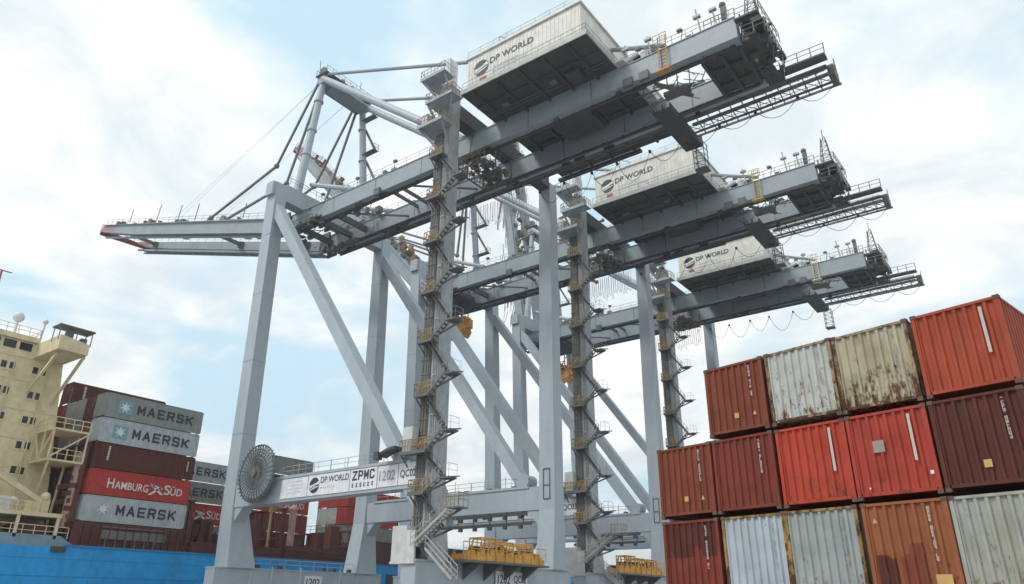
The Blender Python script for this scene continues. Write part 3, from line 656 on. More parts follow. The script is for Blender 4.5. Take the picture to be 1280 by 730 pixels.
    for y in (YN0 + .6, 12.7):
        mb = MB(); mb.tube((APX + .3, y, APZ - .6), (-1.8, min(y, YF0 + .6), ZT + .4), .55, 12); P(mb, 'backstay', 'grey')
        mb = MB(); mb.tube((APX, y, APZ + .4), (24.3, min(y, YF0 + .6), ZT + .9), .24, 8); P(mb, 'tail_stay', 'girder')
        mb = MB(); mb.tube((-30.4, y, 57.2), (-21, min(y, YF0 + .6), ZT + .5), .33, 8); P(mb, 'strut', 'grey')
    mb = MB()          # machinery on the waterside crossbeam and catwalk wires
    for k in range(16):
        x = -30 + random.uniform(0, 7); y = random.uniform(YN0, YF1); z = ZT + .2
        mb.box(x, x + random.uniform(.3, 1.2), y, y + random.uniform(.3, .9), z, z + random.uniform(.4, 1.5))
    mb.rail([(-30, 1, 55.3), (-30, W - 1, 55.3)], 1.0, 1.5, .04)
    P(mb, 'winch_deck', 'mid')
    mb = MB()
    for k in range(6):
        y = 6 + k * .9; mb.path([(-33.5, y, ZT + 1.6 + .15 * k), (-16, y, ZT + 1.25 + .15 * k), (3.5, y, ZT + 1.6 + .15 * k)], .025, 4)
    P(mb, 'trolley_rope', 'rope')
    # boarding platform beside the stair tower: open grating, ochre railings, pipes and cable clutter
    mb = MB(); zb = ZB - 2.5
    for y in (3.2, 5.6, 8.0): mb.bar((-1.4, y, zb), (2.8, y, zb), .12, .18)
    for x in (-1.4, .8, 2.8): mb.bar((x, 2.9, zb - .03), (x, 8.4, zb - .03), .12, .16)
    for x in (-1.4, 2.8):
        for y in (5.0, 8.0): mb.bar((x, y, zb), (x, y, ZB - .1), .13)
    bd = P(mb, 'boarding_platform', 'mid')
    mb = MB()
    for k in range(46):
        x = random.uniform(-1.2, 2.3); y = random.uniform(3.0, 8.0); z = zb + random.uniform(-.2, .7); mb.box(x, x + random.uniform(.15, .7), y, y + random.uniform(.15, .7), z, z + random.uniform(.15, .8))
    o = P(mb, 'machinery_clutter', 'shaft', bd); o['kind'] = 'stuff'
    mb = MB()
    for k in range(80):
        x = random.uniform(-1.5, 3); y = random.uniform(2.8, 8.4); z = zb + random.uniform(-.5, 1); mb.tube((x, y, z), (x + random.uniform(-1.2, 1.2), y + random.uniform(-1.2, 1.2), z + random.uniform(-.6, 1.4)), .045, 4)
    o = P(mb, 'pipe_clutter', 'rustbits', bd); o['kind'] = 'stuff'
    rl = MB(); rl.rail([(-1.5, 8.4, zb), (-1.5, 2.8, zb), (2.9, 2.8, zb)], 1.2, .9, .04)
    P(rl, 'platform_railing', 'ochre', bd)
    # festoon: cable loops under the far walkway, bunched beside the far landside leg
    y = FY + .6
    x = -9.5
    for k in range(26):
        dpt = 2.6 + random.random() * 1.6; w = .42
        mb = MB(); mb.path([(x + w * t / 6, y + .1 * (k % 3), ZB - .1 - dpt * (1 - (2 * t / 6 - 1) ** 4)) for t in range(7)], .026, 4); x += w * .92
        P(mb, 'cable_loop', 'galv')
    y = FY + 1.5; x = 2.0
    for k in range(9):
        w = (3.6, 3.9, 3.4, 4.2, 3.8, 4.4, 3.9, 4.3, 3.6)[k]; dpt = (2.2, 2.8, 2.4, 3.1, 2.0, 1.5, 1.2, 1.6, 1.3)[k]
        mb = MB(); mb.path([(x + w * t / 10, y, ZB - .6 - dpt * (1 - (2 * t / 10 - 1) ** 2)) for t in range(11)], .032, 4); mb.box(x - .12, x + .12, y - .15, y + .15, ZB - .85, ZB - .55); x += w
        P(mb, 'cable_loop', 'cable')
    # stair tower on the near landside leg
    mb = MB(); mb.box(-.98, .12, -1.0, -.935, 6, 50)
    for k in range(30): mb.box(-1.02, .16, -1.07, -1.005, 6.5 + k * 1.45, 6.62 + k * 1.45)
    for x in (-.75, -.4, -.05): mb.box(x - .03, x + .03, -1.06, -1.006, 6, 50)
    P(mb, 'lift_shaft', 'shaft')
    mb = MB()
    for x, r_ in ((.45, .06), (.62, .045), (.8, .05)): mb.tube((x, -.98, 6), (x, -.98, 53), r_, 5)
    for k in range(24): mb.box(.36, .9, -1.06, -.93, 7 + k * 1.9, 7.12 + k * 1.9)
    P(mb, 'cable_tray', 'galv')
    zs = [7.0, 11.35, 15.0, 20.2, 25.5, 30.6, 36.2, 41.4, 46.6]
    for k, z in enumerate(zs):
        mb = MB(); big = z == 15.0
        x0 = -.75 - (1.4 if big else 0)
        mb.box(x0, 1.05, -2.0, -1.08, z - .12, z); mb.box(x0 - .05, 1.1, -2.1, -2.0, z - .2, z + .1); mb.bar((x0 + .1, -1.95, z - .1), (x0 + .1, -.95, z - 1.1), .1); mb.bar((.9, -1.95, z - .1), (.9, -.95, z - 1.1), .1)
        ld = P(mb, 'landing', 'mid')
        rl = MB()
        rl.rail([(x0, -1.1, z), (x0, -2.05, z), (1.0, -2.05, z)], 1.15, .36, .045)
        for j in range(9): xx = random.uniform(-.7, .9); rl.tube((xx, -2.0, z), (xx + random.uniform(-.5, .5), -1.15, z + random.uniform(.5, 1.7)), .05, 4)
        rl.box(.1, .5, -1.5, -1.2, z + .2, z + .9)
        P(rl, 'landing_railing', 'ochre', ld)
        if k + 1 < len(zs):
            zn = zs[k + 1]; zm = z + (zn - z) * .30
            # the upper flight comes down from the landing above to the turn, the lower one goes on to this landing
            for (za_, zb_, yy, mt, hr) in ((zn - .05, zm, -1.35, 'dark', False), (z, zm, -1.85, 'mid', True)):
                xa, xb = (.2, 2.9) if not hr else (1.05, 2.9)
                mb = MB()
                for o_ in (-.28, .28): mb.bar((xa, yy + o_, za_), (xb, yy + o_, zb_), .05, .17)
                ns = max(3, int(abs(za_ - zb_) / .3))
                for i in range(1, ns):
                    t = i / ns; xx = xa + (xb - xa) * t; zz = za_ + (zb_ - za_) * t; mb.box(xx - .13, xx + .13, yy - .3, yy + .3, zz - .05, zz + .03)
                fo = P(mb, 'stair_flight', mt)
                rl = MB()
                for o_ in ((-.28, .28) if hr else (-.28,)):
                    for hh in (1.0, .5): rl.tube((xa, yy + o_, za_ + hh), (xb, yy + o_, zb_ + hh), .034 if hr else .024, 4)
                    for i in range(5): t = i / 4; rl.tube((xa + (xb - xa) * t, yy + o_, za_ + (zb_ - za_) * t), (xa + (xb - xa) * t, yy + o_, za_ + (zb_ - za_) * t + 1), .03, 4)
                P(rl, 'handrail', 'galv' if hr else 'mid', fo)
            mb = MB(); mb.box(2.85, 4.1, -2.2, -1.1, zm - .14, zm); mb.bar((1.0, -1.15, zm - .9), (4.0, -1.15, zm - .06), .14); mb.bar((3.9, -2.1, zm - .06), (4.5, -1.2, zm + .06), .1)
            l2 = P(mb, 'stair_turn', 'mid'); rl = MB(); rl.rail([(3.5, -2.2, zm), (4.1, -2.2, zm), (4.1, -1.1, zm)], 1.1, .9, .022); P(rl, 'landing_railing', 'galv', l2)
    for xa, za_, xb, zb_ in ((.9, 6.9, 5.0, 9.7), (2.6, 6.6, 5.6, 4.2)):
        yy = -2.7; mb = MB()
        for o_ in (-.35, .35): mb.bar((xa, yy + o_, za_), (xb, yy + o_, zb_), .06, .2)
        ns = int(abs(xb - xa) / .3)
        for i in range(1, ns): t = i / ns; xx = xa + (xb - xa) * t; zz = za_ + (zb_ - za_) * t; mb.box(xx - .12, xx + .12, yy - .35, yy + .35, zz - .03, zz + .03)
        fo = P(mb, 'stair_flight', 'galv'); rl = MB()
        for o_ in (-.35, .35):
            for hh in (1.0, .5): rl.tube((xa, yy + o_, za_ + hh), (xb, yy + o_, zb_ + hh), .04, 4)
            for i in range(5): t = i / 4; rl.tube((xa + (xb - xa) * t, yy + o_, za_ + (zb_ - za_) * t), (xa + (xb - xa) * t, yy + o_, za_ + (zb_ - za_) * t + 1), .035, 4)
        P(rl, 'handrail', 'galv', fo)
    mb = MB(); mb.box(4.9, 6.2, -3.2, -2.0, 9.6, 9.72); mb.bar((1.0, -1.0, 8.4), (5.6, -2.2, 9.6), .16); lo = P(mb, 'landing', 'mid')
    rl = MB(); rl.rail([(4.9, -3.2, 9.72), (6.2, -3.2, 9.72), (6.2, -2.0, 9.72)], 1.1, .5, .045); P(rl, 'landing_railing', 'ochre', lo)
    # upper stages of the tower
    for z, x0, x1 in ((50.7, -2.3, 1.3), (53.6, -1.3, 2.6), (57.2, -2.3, 1.3)):
        mb = MB(); mb.box(x0, x1, -2.6, -.86, z - .12, z); mb.box(x0, -.86, -.85, 1.2, z - .12, z); mb.bar((x0 + .2, -2.4, z - .2), (-.7, -.9, z - 2.4), .22); mb.bar((x0 + .2, .9, z - .2), (-.7, .8, z - 2.4), .22); mb.bar((x1 - .2, -2.4, z - .2), (.7, -.9, z - 1.8), .16)
        mb.box(x0, x1, -2.7, -2.6, z - .25, z + .12)
        ld = P(mb, 'landing', 'weath')
        rl = MB(); rl.rail([(x0, 1.2, z), (x0, -2.6, z), (x1, -2.6, z), (x1, -.9, z)], 1.15, .5, .05); P(rl, 'landing_railing', 'ochre' if z < 56 else 'galv', ld)
    for q_ in ((-2.2, -1.3, -2.2, -1.0, 50.71, 52.5), (-1.9, -1.0, -1.4, .2, 57.21, 59.0), (-.3, .3, -.7, .7, 56.6, 60.6)): mb = MB(); mb.box(*q_); P(mb, 'equipment_cabinet', 'cabinet')
    mb = MB(); mb.box(-2.0, -.8, -1.9, -1.1, 15.01, 17.4); P(mb, 'equipment_cabinet', 'cabinet')
    mb = MB(); mb.box(-2.0, -.3, -2.35, -1.1, 5.7, 8.6); mb.box(-.28, .7, -2.35, -2.15, 5.7, 8.2); mb.box(-2.1, .8, -2.4, -1.05, 5.5, 5.69); P(mb, 'lift_cabin', 'cabinet')
    mb = MB(); arc = [(-4.9 + .28 * i, 15.1 + .55 * math.sin(i / 8 * 1.55)) for i in range(9)]
    for a_, b_ in zip(arc, arc[1:]): mb.bar((a_[0], -1.6, a_[1]), (b_[0], -1.6, b_[1]), 1.2, .25)
    mb.bar((-4.9, -2.1, 14.7), (-4.9, -2.1, 15.4), .6); P(mb, 'service_canopy', 'dark')
    # cable reel on the near portal beam
    mb = MB(); cx, cz, y = -24.0, 15.25, -1.75; n = 40
    for rr, th in ((3.05, .09), (1.9, .06), (1.0, .06)):
        mb.path([(cx + rr * math.cos(2 * math.pi * i / n), y, cz + rr * math.sin(2 * math.pi * i / n)) for i in range(n + 1)], th, 5)
    mb.tube((cx, y - .5, cz), (cx, -.8, cz), .42, 14)
    rl_ = P(mb, 'cable_reel', 'mid')
    sp = MB()
    for i in range(36):
        a_ = 2 * math.pi * i / 36
        for yy in (y - .28, y + .28): sp.bar((cx + .4 * math.cos(a_), yy, cz + .4 * math.sin(a_)), (cx + 3.05 * math.cos(a_), yy, cz + 3.05 * math.sin(a_)), .06, .09)
        sp.bar((cx + 3.0 * math.cos(a_), y - .3, cz + 3.0 * math.sin(a_)), (cx + 3.0 * math.cos(a_), y + .3, cz + 3.0 * math.sin(a_)), .06)
    P(sp, 'spoke_set', 'mid', rl_)
    co = MB(); n = 40
    for rr in (1.3, 1.6, 2.0, 2.3, 2.6): co.path([(cx + rr * math.cos(2 * math.pi * i / n), y, cz + rr * math.sin(2 * math.pi * i / n)) for i in range(n + 1)], .2, 6)
    P(co, 'coiled_cable', 'girder', rl_)
    # pipes under the far portal beam, parking shelf on the landside sill
    mb = MB()
    for z, x0, x1 in ((11.75, -14, -3.0), (10.7, -14, -2.3)):
        mb.bar((x0, W - .6, z), (x1, W - .6, z), .2, .3)
        for k in range(5): mb.box(x0 + 1.2 + k * 2.2, x0 + 1.6 + k * 2.2, W - .8, W - .4, z - .5, z - .1)
    for k in range(5): mb.bar((-13 + k * 2.4, W - .6, 10.6), (-13 + k * 2.4, W - .6, 12.1), .1)
    P(mb, 'pipe_run', 'dark')
    mb = MB(); mb.box(.98, 3.0, 1.6, 14.8, 5.78, 5.95)
    for y in (4, 7, 10, 13): mb.prism([(.86, 5.77), (2.9, 5.77), (.86, 4.4)], 'y', y - .1, y + .1)
    P(mb, 'parking_shelf', 'mid')
    # lamps and floodlights on the beams
    for i in range(6): mb = MB(); mb.box(-24 + i * 3.6, -23.4 + i * 3.6, W + .5, W + .9, 14.73, 15.1); P(mb, 'floodlight', 'dark')
    for y in (3, 6, 12.5, 14, 16.5): mb = MB(); mb.box(-28.9, -28.5, y, y + .5, 5.87, 6.25); P(mb, 'floodlight', 'dark')
    for y in (2.2, 5, 9, 15, 18): mb = MB(); mb.bar((-28.3, y, 3.6), (-28.3, y, 6.1), .12); P(mb, 'conduit', 'cabinet')
    # sign boards on the near portal beam
    y = -.82
    def board(x0, x1, z0, z1):
        s = MB(); s.box(x0, x1, y - .05, y - .003, z0, z1); return P(s, 'sign_board', 'sign')
    b1 = board(-20.6, -16.3, 12.35, 14.35)
    ln = MB()
    for k in range(4):
        x = -19.6 + .3 * (k % 2)
        while x < -17.2: a_ = random.uniform(.15, .4); ln.box(x, x + a_, y - .06, y - .05, 13.9 - k * .36, 14.05 - k * .36); x += a_ + .1
    P(ln, 'small_print', 'faint', b1)['kind'] = 'stuff'
    b2 = board(-16.2, -9.95, 12.35, 14.4)
    emblem(b2, -15.2, 13.35, .78, y - .052)
    inst('lettering', text_mesh('DP WORLD', .62, 'black', .012, 4.2), b2, (-14.25, y - .058, 13.5), FACE_Y)
    ln = MB(); x = -14.2
    while x < -12.2: a_ = random.uniform(.12, .3); ln.box(x, x + a_, y - .06, y - .05, 12.95, 13.12); x += a_ + .08
    P(ln, 'small_print', 'faint', b2)['kind'] = 'stuff'
    b3 = board(-9.85, -6.1, 12.35, 14.4)
    inst('lettering', block_mesh('ZPMC', .92, 3.1, 'black', .2, .2), b3, (-9.55, y - .054, 13.32), FACE_Y)
    g_ = MB()
    for k in range(6):
        x = -9.55 + k * .54
        for w_, z_ in ((.3, 0), (.22, .14), (.3, .3)): g_.box(x, x + w_, y - .06, y - .05, 12.68 + z_, 12.75 + z_)
        g_.box(x + .05 + .05 * (k % 3), x + .13 + .05 * (k % 3), y - .061, y - .05, 12.66, 13.05)
    P(g_, 'small_characters', 'black', b3)
    return root

def numbers(root, num, qc):
    y = -.82
    for x0, x1, t, mt, h, w_ in ((-6.0, -3.35, num, 'greyletter', .95, 2.1), (-3.25, -.9, qc, 'black', .8, 2.0)):
        s = MB(); s.box(x0, x1, y - .05, y - .003, 12.4, 14.35); b_ = s.build('sign_board', 'sign', root)
        inst('lettering', text_mesh(t, h, mt, .015, w_), b_, (x0 + .22, y - .058, 12.95), FACE_Y)
    for x, y0, txts in ((.97, 8.6, (num, qc)), (-28.23, 9.6, (num,))):
        s = MB(); s.box(x, x + .04, y0, y0 + 2.6 * len(txts), 3.9, 5.3); b_ = s.build('number_plate', 'sign', root)
        for i, t in enumerate(txts): inst('lettering', text_mesh(t, .8, 'black', .015, 2.0), b_, (x + .05, y0 + .3 + 2.6 * i, 4.2), FACE_X)

crane1 = build_crane()
GRP = 'grey container cranes along the quay'
crane2 = copy_tree(crane1); crane3 = copy_tree(crane1)
crane2.location = (-0.94, 29.11, 0); crane3.location = (-1.9, 58.62, 0)
tag(crane1, 'nearest grey container crane, its boom lowest, with cable reel and number 1202', 'crane', GRP)
tag(crane2, 'middle grey container crane, its white machinery house second highest of the three', 'crane', GRP)
tag(crane3, 'smallest and farthest grey container crane, its boom raised almost upright', 'crane', GRP)
for c_, ang in ((crane1, 16.7), (crane2, 47.0), (crane3, 82.0)):
    boom_parts(c_, ang); stays(c_, ang)
numbers(crane1, '1202', 'QC02'); numbers(crane2, '1203', 'QC03')

M['ladderyellow'] = paint('ladder_yellow', (0.55, 0.42, 0.08), 0.5); M['ladderorange'] = paint('ladder_orange', (0.60, 0.30, 0.10), 0.55)
for c_, mt in ((crane1, 'ladderorange'), (crane2, 'ladderyellow'), (crane3, 'cream')):
    for ch in c_.children:
        if ch.name.startswith('girder_ladder'): ch.material_slots[0].link = 'OBJECT'; ch.material_slots[0].material = M[mt]
# trolleys with orange operator cabs under the waterside end of the two farther cranes (parts of their cranes)
def trolley(root, x, z):
    """x, z: centre of the cab under the trolley."""
    mb = MB(); mb.box(x - 4, x + 2.5, YN1 - .3, YF0 + .3, ZB - 1.0, ZB - .45)
    for y in (YN1 - .2, YF0 + .2):
        for dx_ in (-3.5, 2): mb.tube((x + dx_, y - .12, ZB - .3), (x + dx_, y + .12, ZB - .3), .3, 10)
    mb.box(x - 3, x - 1.5, 6, 11, ZB - .45, ZB + .2)
    t = mb.build('trolley', 'dark', root)
    mb = MB()
    for y in (7.6, 9.4):
        mb = MB(); mb.bar((x - 1.2, y, z + 1.2), (x - 1.2, y, ZB - 1.0), .14); mb.bar((x + 1.2, y, z + 1.2), (x + 1.2, y, ZB - 1.0), .14); mb.bar((x - 1.2, y, z + 1.3), (x + 1.2, y, ZB - 1.1), .1); mb.build('cab_hanger', 'mid', t)
    mb = MB(); mb.box(x - 1.6, x + 1.6, 7.3, 9.7, z - 1.5, z - 1.3); mb.box(x - 1.5, x + 1.5, 7.4, 9.6, z + .8, z + 1.15)
    for dx_ in (-1.5, 1.3):
        for y in (7.4, 9.4): mb.box(x + dx_, x + dx_ + .2, y, y + .2, z - 1.3, z + .8)
    mb.box(x - .1, x + 1.4, 7.42, 9.5, z - 1.3, z + .3); mb.box(x + 1.52, x + 2.3, 7.3, 9.0, z - 1.3, z + 1.2); mb.box(x + 2.32, x + 3.0, 7.6, 8.6, z - .9, z + .6); mb.prism([(x + .2, z - 1.5), (x + 2.2, z - 1.2), (x + 1.4, z - 2.2)], 'y', 7.4, 9.4)
    mb.rail([(x - 1.6, 7.2, z - .3), (x + 2.2, 7.2, z - .3)], 1.0, .7, .07)
    mb.build('operator_cab', 'orange', t)
    mb = MB(); mb.box(x - 1.45, x - .15, 7.45, 9.4, z - 1.28, z + .78); mb.prism([(x - 1.6, z - 1.52), (x + .1, z - 1.52), (x - .4, z - 2.3), (x - 1.6, z - 2.1)], 'y', 7.4, 9.5); mb.build('cab_glazing', 'glass', t)
    mb = MB(); mb.box(x - 1.3, x + .6, 7.2, 9.0, z + 1.17, z + 1.6); mb.rail([(x - 1.6, 7.3, z + 1.16), (x + 1.5, 7.3, z + 1.16)], .9, .5, .06); mb.build('cab_roof_gear', 'redbit', t)
trolley(crane2, -29.3, 45.6); trolley(crane3, -26.6, 44.4)
mb = MB()          # ropes and cables slack along the raised boom of the farthest crane
for k in range(70):
    x = -36.5 - random.random() * 4; y = random.uniform(4.5, 11.8); z = random.uniform(64, 102)
    pts = [(x - .12 * i * 2.0 + random.uniform(-.2, .2), y + random.uniform(-.25, .25), z - i * 2.0) for i in range(5)]
    mb.path(pts, random.choice((.05, .08, .14)), 4)
o = mb.build('slack_cable', 'mid', crane3); o['kind'] = 'stuff'

# yellow spreader frames parked on the landside shelf of the nearer two cranes
def spreader(root_loc, label):
    t = thing('spreader', label, 'spreader', root_loc, 0, 'yellow spreaders parked on crane shelves')
    mb = MB(); mb.box(-.75, .75, 0, 12.4, 0.02, .5); mb.box(-.55, .55, .5, 11.9, .5, .62)
    for k in range(9): mb.box(-.85, .85, .3 + k * 1.4, .62 + k * 1.4, .0, .72)
    for k in range(8): mb.box(.2, .78, .8 + k * 1.45, 1.4 + k * 1.45, .5, .8 + .3 * random.random())
    mb.build('spreader_beam', 'yellow', t)
    mb = MB()
    for y0, y1, h in ((2.4, 4.6, 1.95), (5.3, 7.2, 1.75), (8.0, 10.4, 1.75)):
        for x in (-.7, .7): mb.rail([(x, y0, .62), (x, y1, .62)], h - .6, 1.1, .07); mb.bar((x, y0, .6), (x, y0 + .6, h), .12); mb.bar((x, y1, .6), (x, y1, h), .14)
        mb.bar((-.7, y0, h), (.7, y0, h), .14); mb.bar((-.7, y1, h), (.7, y1, h), .14)
    mb.rail([(.8, -.2, .4), (.8, 12.6, .4)], 1.1, 1.2, .045)
    mb.build('spreader_frame', 'yellow', t)
    mb = MB()
    mb.box(-.3, .1, .3, 12.1, .625, .75)
    for k in range(5): mb.box(-.5, .3, 2.0 + k * 1.9, 2.9 + k * 1.9, .62, 1.1 + .5 * random.random())
    for y in (.25, 12.1): mb.box(-.35, .35, y - .12, y + .12, .45, .8)
    mb.build('spreader_gear', 'dark', t)
    return t
spreader((1.95, 1.9, 5.97), 'yellow spreader parked on the low shelf of the nearest crane, fully in view')
spreader((1.95 - .94, 1.9 + 29.11, 5.97), 'yellow spreader on the low shelf of the middle crane, next to the rust red containers')

# ------------------------------------------------------------------ containers
def corr(n0, n1, pitch, depth):
    """Trapezoid profile along u from n0 to n1: list of (u, d)."""
    k = max(1, int(round((n1 - n0) / pitch))); p = (n1 - n0) / k; out = [(n0, 0)]
    for i in range(k):
        u = n0 + i * p
        out += [(u + .14 * p, 0), (u + .28 * p, depth), (u + .70 * p, depth), (u + .84 * p, 0)]
    out.append((n1, 0)); return out
def panel_mesh(name, prof, z0, z1, axis, base, sgn):
    """Corrugated sheet; axis 'x': runs along x at y=base, 'y': runs along y at x=base. sgn: inward direction."""
    v, f = [], []
    for u, d in prof:
        for z in (z0, z1): v.append((u, base + sgn * d, z) if axis == 'x' else (base + sgn * d, u, z))
    for i in range(len(prof) - 1): f.append((2 * i, 2 * i + 2, 2 * i + 3, 2 * i + 1))
    me = bpy.data.meshes.new(name); me.from_pydata(v, [], f); me.update(); me.materials.append(M['casting']); return me
def dented_sheet(prof, z0, z1, rng, amp=.014, rows=7):
    """A corrugated end sheet with shallow dents, its own for each container."""
    v, f = [], []; n = len(prof); dents = [(rng.uniform(prof[0][0], prof[-1][0]), rng.uniform(z0, z1), rng.uniform(.15, .45), rng.uniform(-.5, 1) * amp * 2.2) for _ in range(9)]
    for u, d in prof:
        for j in range(rows + 1):
            z = z0 + (z1 - z0) * j / rows; e = 0.0
            if 0 < j < rows:
                for du, dz, r_, a_ in dents: e += a_ * math.exp(-((u - du) ** 2 + (z - dz) ** 2) / (r_ * r_))
                e += rng.uniform(-.2, .2) * amp * .3
            v.append((u + (rng.uniform(-.006, .006) if 0 < j < rows else 0), .035 + max(-.012, d + e), z))
    for i in range(n - 1):
        for j in range(rows): a_ = i * (rows + 1) + j; f.append((a_, a_ + rows + 1, a_ + rows + 2, a_ + 1))
    me = bpy.data.meshes.new('end_panel'); me.from_pydata(v, [], f); me.update(); me.materials.append(M['casting']); return me
def container_kit(Lc, H, Wc=2.44):
    kit = {}
    pt, rb_, rtp = .11, .15, .10
    mb = MB()
    for x in (.012, Wc - pt - .012):
        for y in (.008, Lc - pt - .008): mb.box(x, x + pt, y, y + pt, .118, H - .118)
    for y in (.02, Lc - .10): mb.box(pt + .05, Wc - pt - .05, y, y + .08, H - .10, H - .02)
    for y in (.03, Lc - .11): mb.box(pt + .05, Wc - pt - .05, y, y + .08, .10, .195)
    for x in (.02, Wc - .09): mb.box(x, x + .07, pt + .07, Lc - pt - .07, H - .1, H - .02); mb.box(x, x + .07, pt + .07, Lc - pt - .07, .04, .19)
    kit['frame'] = mb.mesh('frame', 'casting')
    kit['end_panel'] = panel_mesh('end_panel', corr(pt + .02, Wc - pt - .02, .262, .062), .185, H - .095, 'x', .035, 1)
    kit['rear_panel'] = panel_mesh('rear_panel', corr(pt + .02, Wc - pt - .02, .262, .062), .185, H - .095, 'x', Lc - .035, -1)
    kit['side_r'] = panel_mesh('side_panel', corr(pt + .02, Lc - pt - .02, .278, .036), .185, H - .095, 'y', Wc - .03, -1)
    kit['side_l'] = panel_mesh('side_panel', corr(pt + .02, Lc - pt - .02, .278, .036), .185, H - .095, 'y', .03, 1)
    mb = MB(); mb.box(.09, Wc - .09, .1, Lc - .1, H - .06, H - .025); kit['roof'] = mb.mesh('roof', 'casting')
    mb = MB(); mb.box(.09, Wc - .09, .1, Lc - .1, .12, .17); kit['floor'] = mb.mesh('floor', 'casting')
    mb = MB(); mb.box(0, .162, 0, .178, 0, .116); kit['corner_casting'] = mb.mesh('corner_casting', 'casting')
    kit['L'], kit['H'], kit['W'] = Lc, H, Wc
    return kit
def make_container(kit, label, col, loc, rz, group, frame=None, full=True, cast=None):
    t = thing('shipping_container', label, 'container', loc, rz, group)
    for k, nm in (('frame', 'frame'), ('end_panel', 'end_panel'), ('rear_panel', 'end_panel'), ('side_r', 'side_panel'), ('side_l', 'side_panel'), ('roof', 'roof'), ('floor', 'floor')):
        if not full and k in ('rear_panel', 'side_l', 'floor'): continue
        inst(nm, kit[k], t, mat=(frame or col) if k == 'frame' else col)
    Lc, H, Wc = kit['L'], kit['H'], kit['W']
    for x in (-.004, Wc - .158):
        for y in ((-.004, Lc - .174) if full else (-.004,)):
            for z in (-.002, H - .114): inst('corner_casting', kit['corner_casting'], t, (x, y, z), mat=cast)
    return t
CM = {}
def cmat(name, col, **kw):
    if name not in CM: CM[name] = paint('container_' + name, col, **kw)
    return CM[name]
RUST = (0.16, 0.065, 0.03)
cm = dict(
    brownred=cmat('brown_red', (0.205, 0.055, 0.032), amount=.5, dirt=(.11, .045, .03), rough=.6, spots=.05, foot=.12),
    darkred=cmat('dark_red', (0.20, 0.042, 0.028), amount=.5, dirt=(.09, .035, .025), rough=.6, spots=.05, foot=.12),
    orangered=cmat('orange_red', (0.36, 0.066, 0.032), amount=.45, dirt=(.20, .055, .035), rough=.55, spots=.02, foot=.08),
    scarlet=cmat('scarlet', (0.45, 0.060, 0.036), amount=.5, dirt=(.20, .045, .03), rough=.55, spots=.05, foot=.14),
    red=cmat('red', (0.385, 0.055, 0.036), amount=.5, dirt=(.19, .045, .03), rough=.55, spots=.05, foot=.12),
    maroon=cmat('maroon', (0.105, 0.030, 0.022), amount=.5, dirt=(.05, .025, .02), rough=.6, spots=.02, foot=.08),
    brownorange=cmat('brown_orange', (0.29, 0.10, 0.045), amount=.6, dirt=(.17, .06, .035), rough=.65, spots=.1, foot=.12),
    palegrey=cmat('pale_grey_rusty', (0.46, 0.49, 0.47), amount=.6, dirt=(.36, .29, .18), rough=.6, scale=.6, spots=.30, spotcol=RUST, foot=.13),
    cream=cmat('cream_rusty', (0.42, 0.385, 0.28), amount=.7, dirt=(.30, .22, .12), rough=.65, scale=.6, spots=.42, spotcol=(.11, .05, .025), foot=.16),
    bluegrey=cmat('blue_grey', (0.40, 0.45, 0.50), amount=.4, dirt=(.29, .30, .28), rough=.55, spots=.14, spotcol=RUST, foot=.06),
    grey=cmat('grey', (0.33, 0.365, 0.36), amount=.5, dirt=(.22, .20, .16), rough=.6, spots=.14, spotcol=RUST, foot=.1),
    greyrust=cmat('grey_rusty', (0.37, 0.39, 0.36), amount=.6, dirt=(.24, .19, .12), rough=.6, spots=.28, spotcol=RUST, foot=.08),
    rustframe=cmat('rust_frame', (0.34, 0.25, 0.155), amount=.9, dirt=(.15, .07, .035), rough=.75, scale=1.2, spots=.8, spotcol=(.075, .035, .022), foot=.1),
    yellowframe=cmat('yellow_rust_frame', (0.34, 0.21, 0.075), amount=.9, dirt=(.13, .06, .03), rough=.7, scale=1.2, spots=.85, spotcol=(.07, .035, .02), foot=.1),
    shipgrey=cmat('ship_grey', (0.275, 0.295, 0.285), amount=.55, dirt=(.20, .195, .17), rough=.6, foot=.0),
    shiplight=cmat('ship_light_grey', (0.43, 0.475, 0.50), amount=.45, dirt=(.28, .28, .26), rough=.55),
    hsred=cmat('ship_red', (0.44, 0.050, 0.040), amount=.35, dirt=(.22, .045, .035), rough=.55),
)
KY = container_kit(12.19, 2.585)
PITCH, TIER = 2.5, 2.676
YAW = R(-13.0)
ux = Vector((math.cos(YAW), math.sin(YAW), 0))
corner = Vector((45.73, -26.15, 0))
YG = 'containers in the yard stack'
def code_strip(t, x, z1, n, mat='codewhite', solid=False, y=.012, w=.066, extra=None):
    mb = MB()
    if solid: mb.box(x, x + .085, y - .004, y, z1 - n * .125, z1)
    else:
        for i in range(n):
            z = z1 - i * .105
            if i in (4, 11): continue
            for k in range(3):
                if random.random() < .7: mb.box(x, x + w, y - .004, y, z - .09 + k * .035, z - .072 + k * .035)
            if random.random() < .8: mb.box(x, x + .02, y - .005, y, z - .09, z)
            if random.random() < .6: mb.box(x + w - .02, x + w, y - .005, y, z - .09, z)
    mb.build('code_marking', mat, t)['kind'] = 'stuff'
def sticker(t, x, z, s, mat, y=.012, tri=False):
    mb = MB()
    mb.prism([(x, z), (x + s, z), (x + s / 2, z + s)] if tri else [(x, z), (x + s, z), (x + s, z + s * 1.05), (x, z + s * 1.05)], 'y', y, y - .004)
    mb.build('sticker', mat, t)
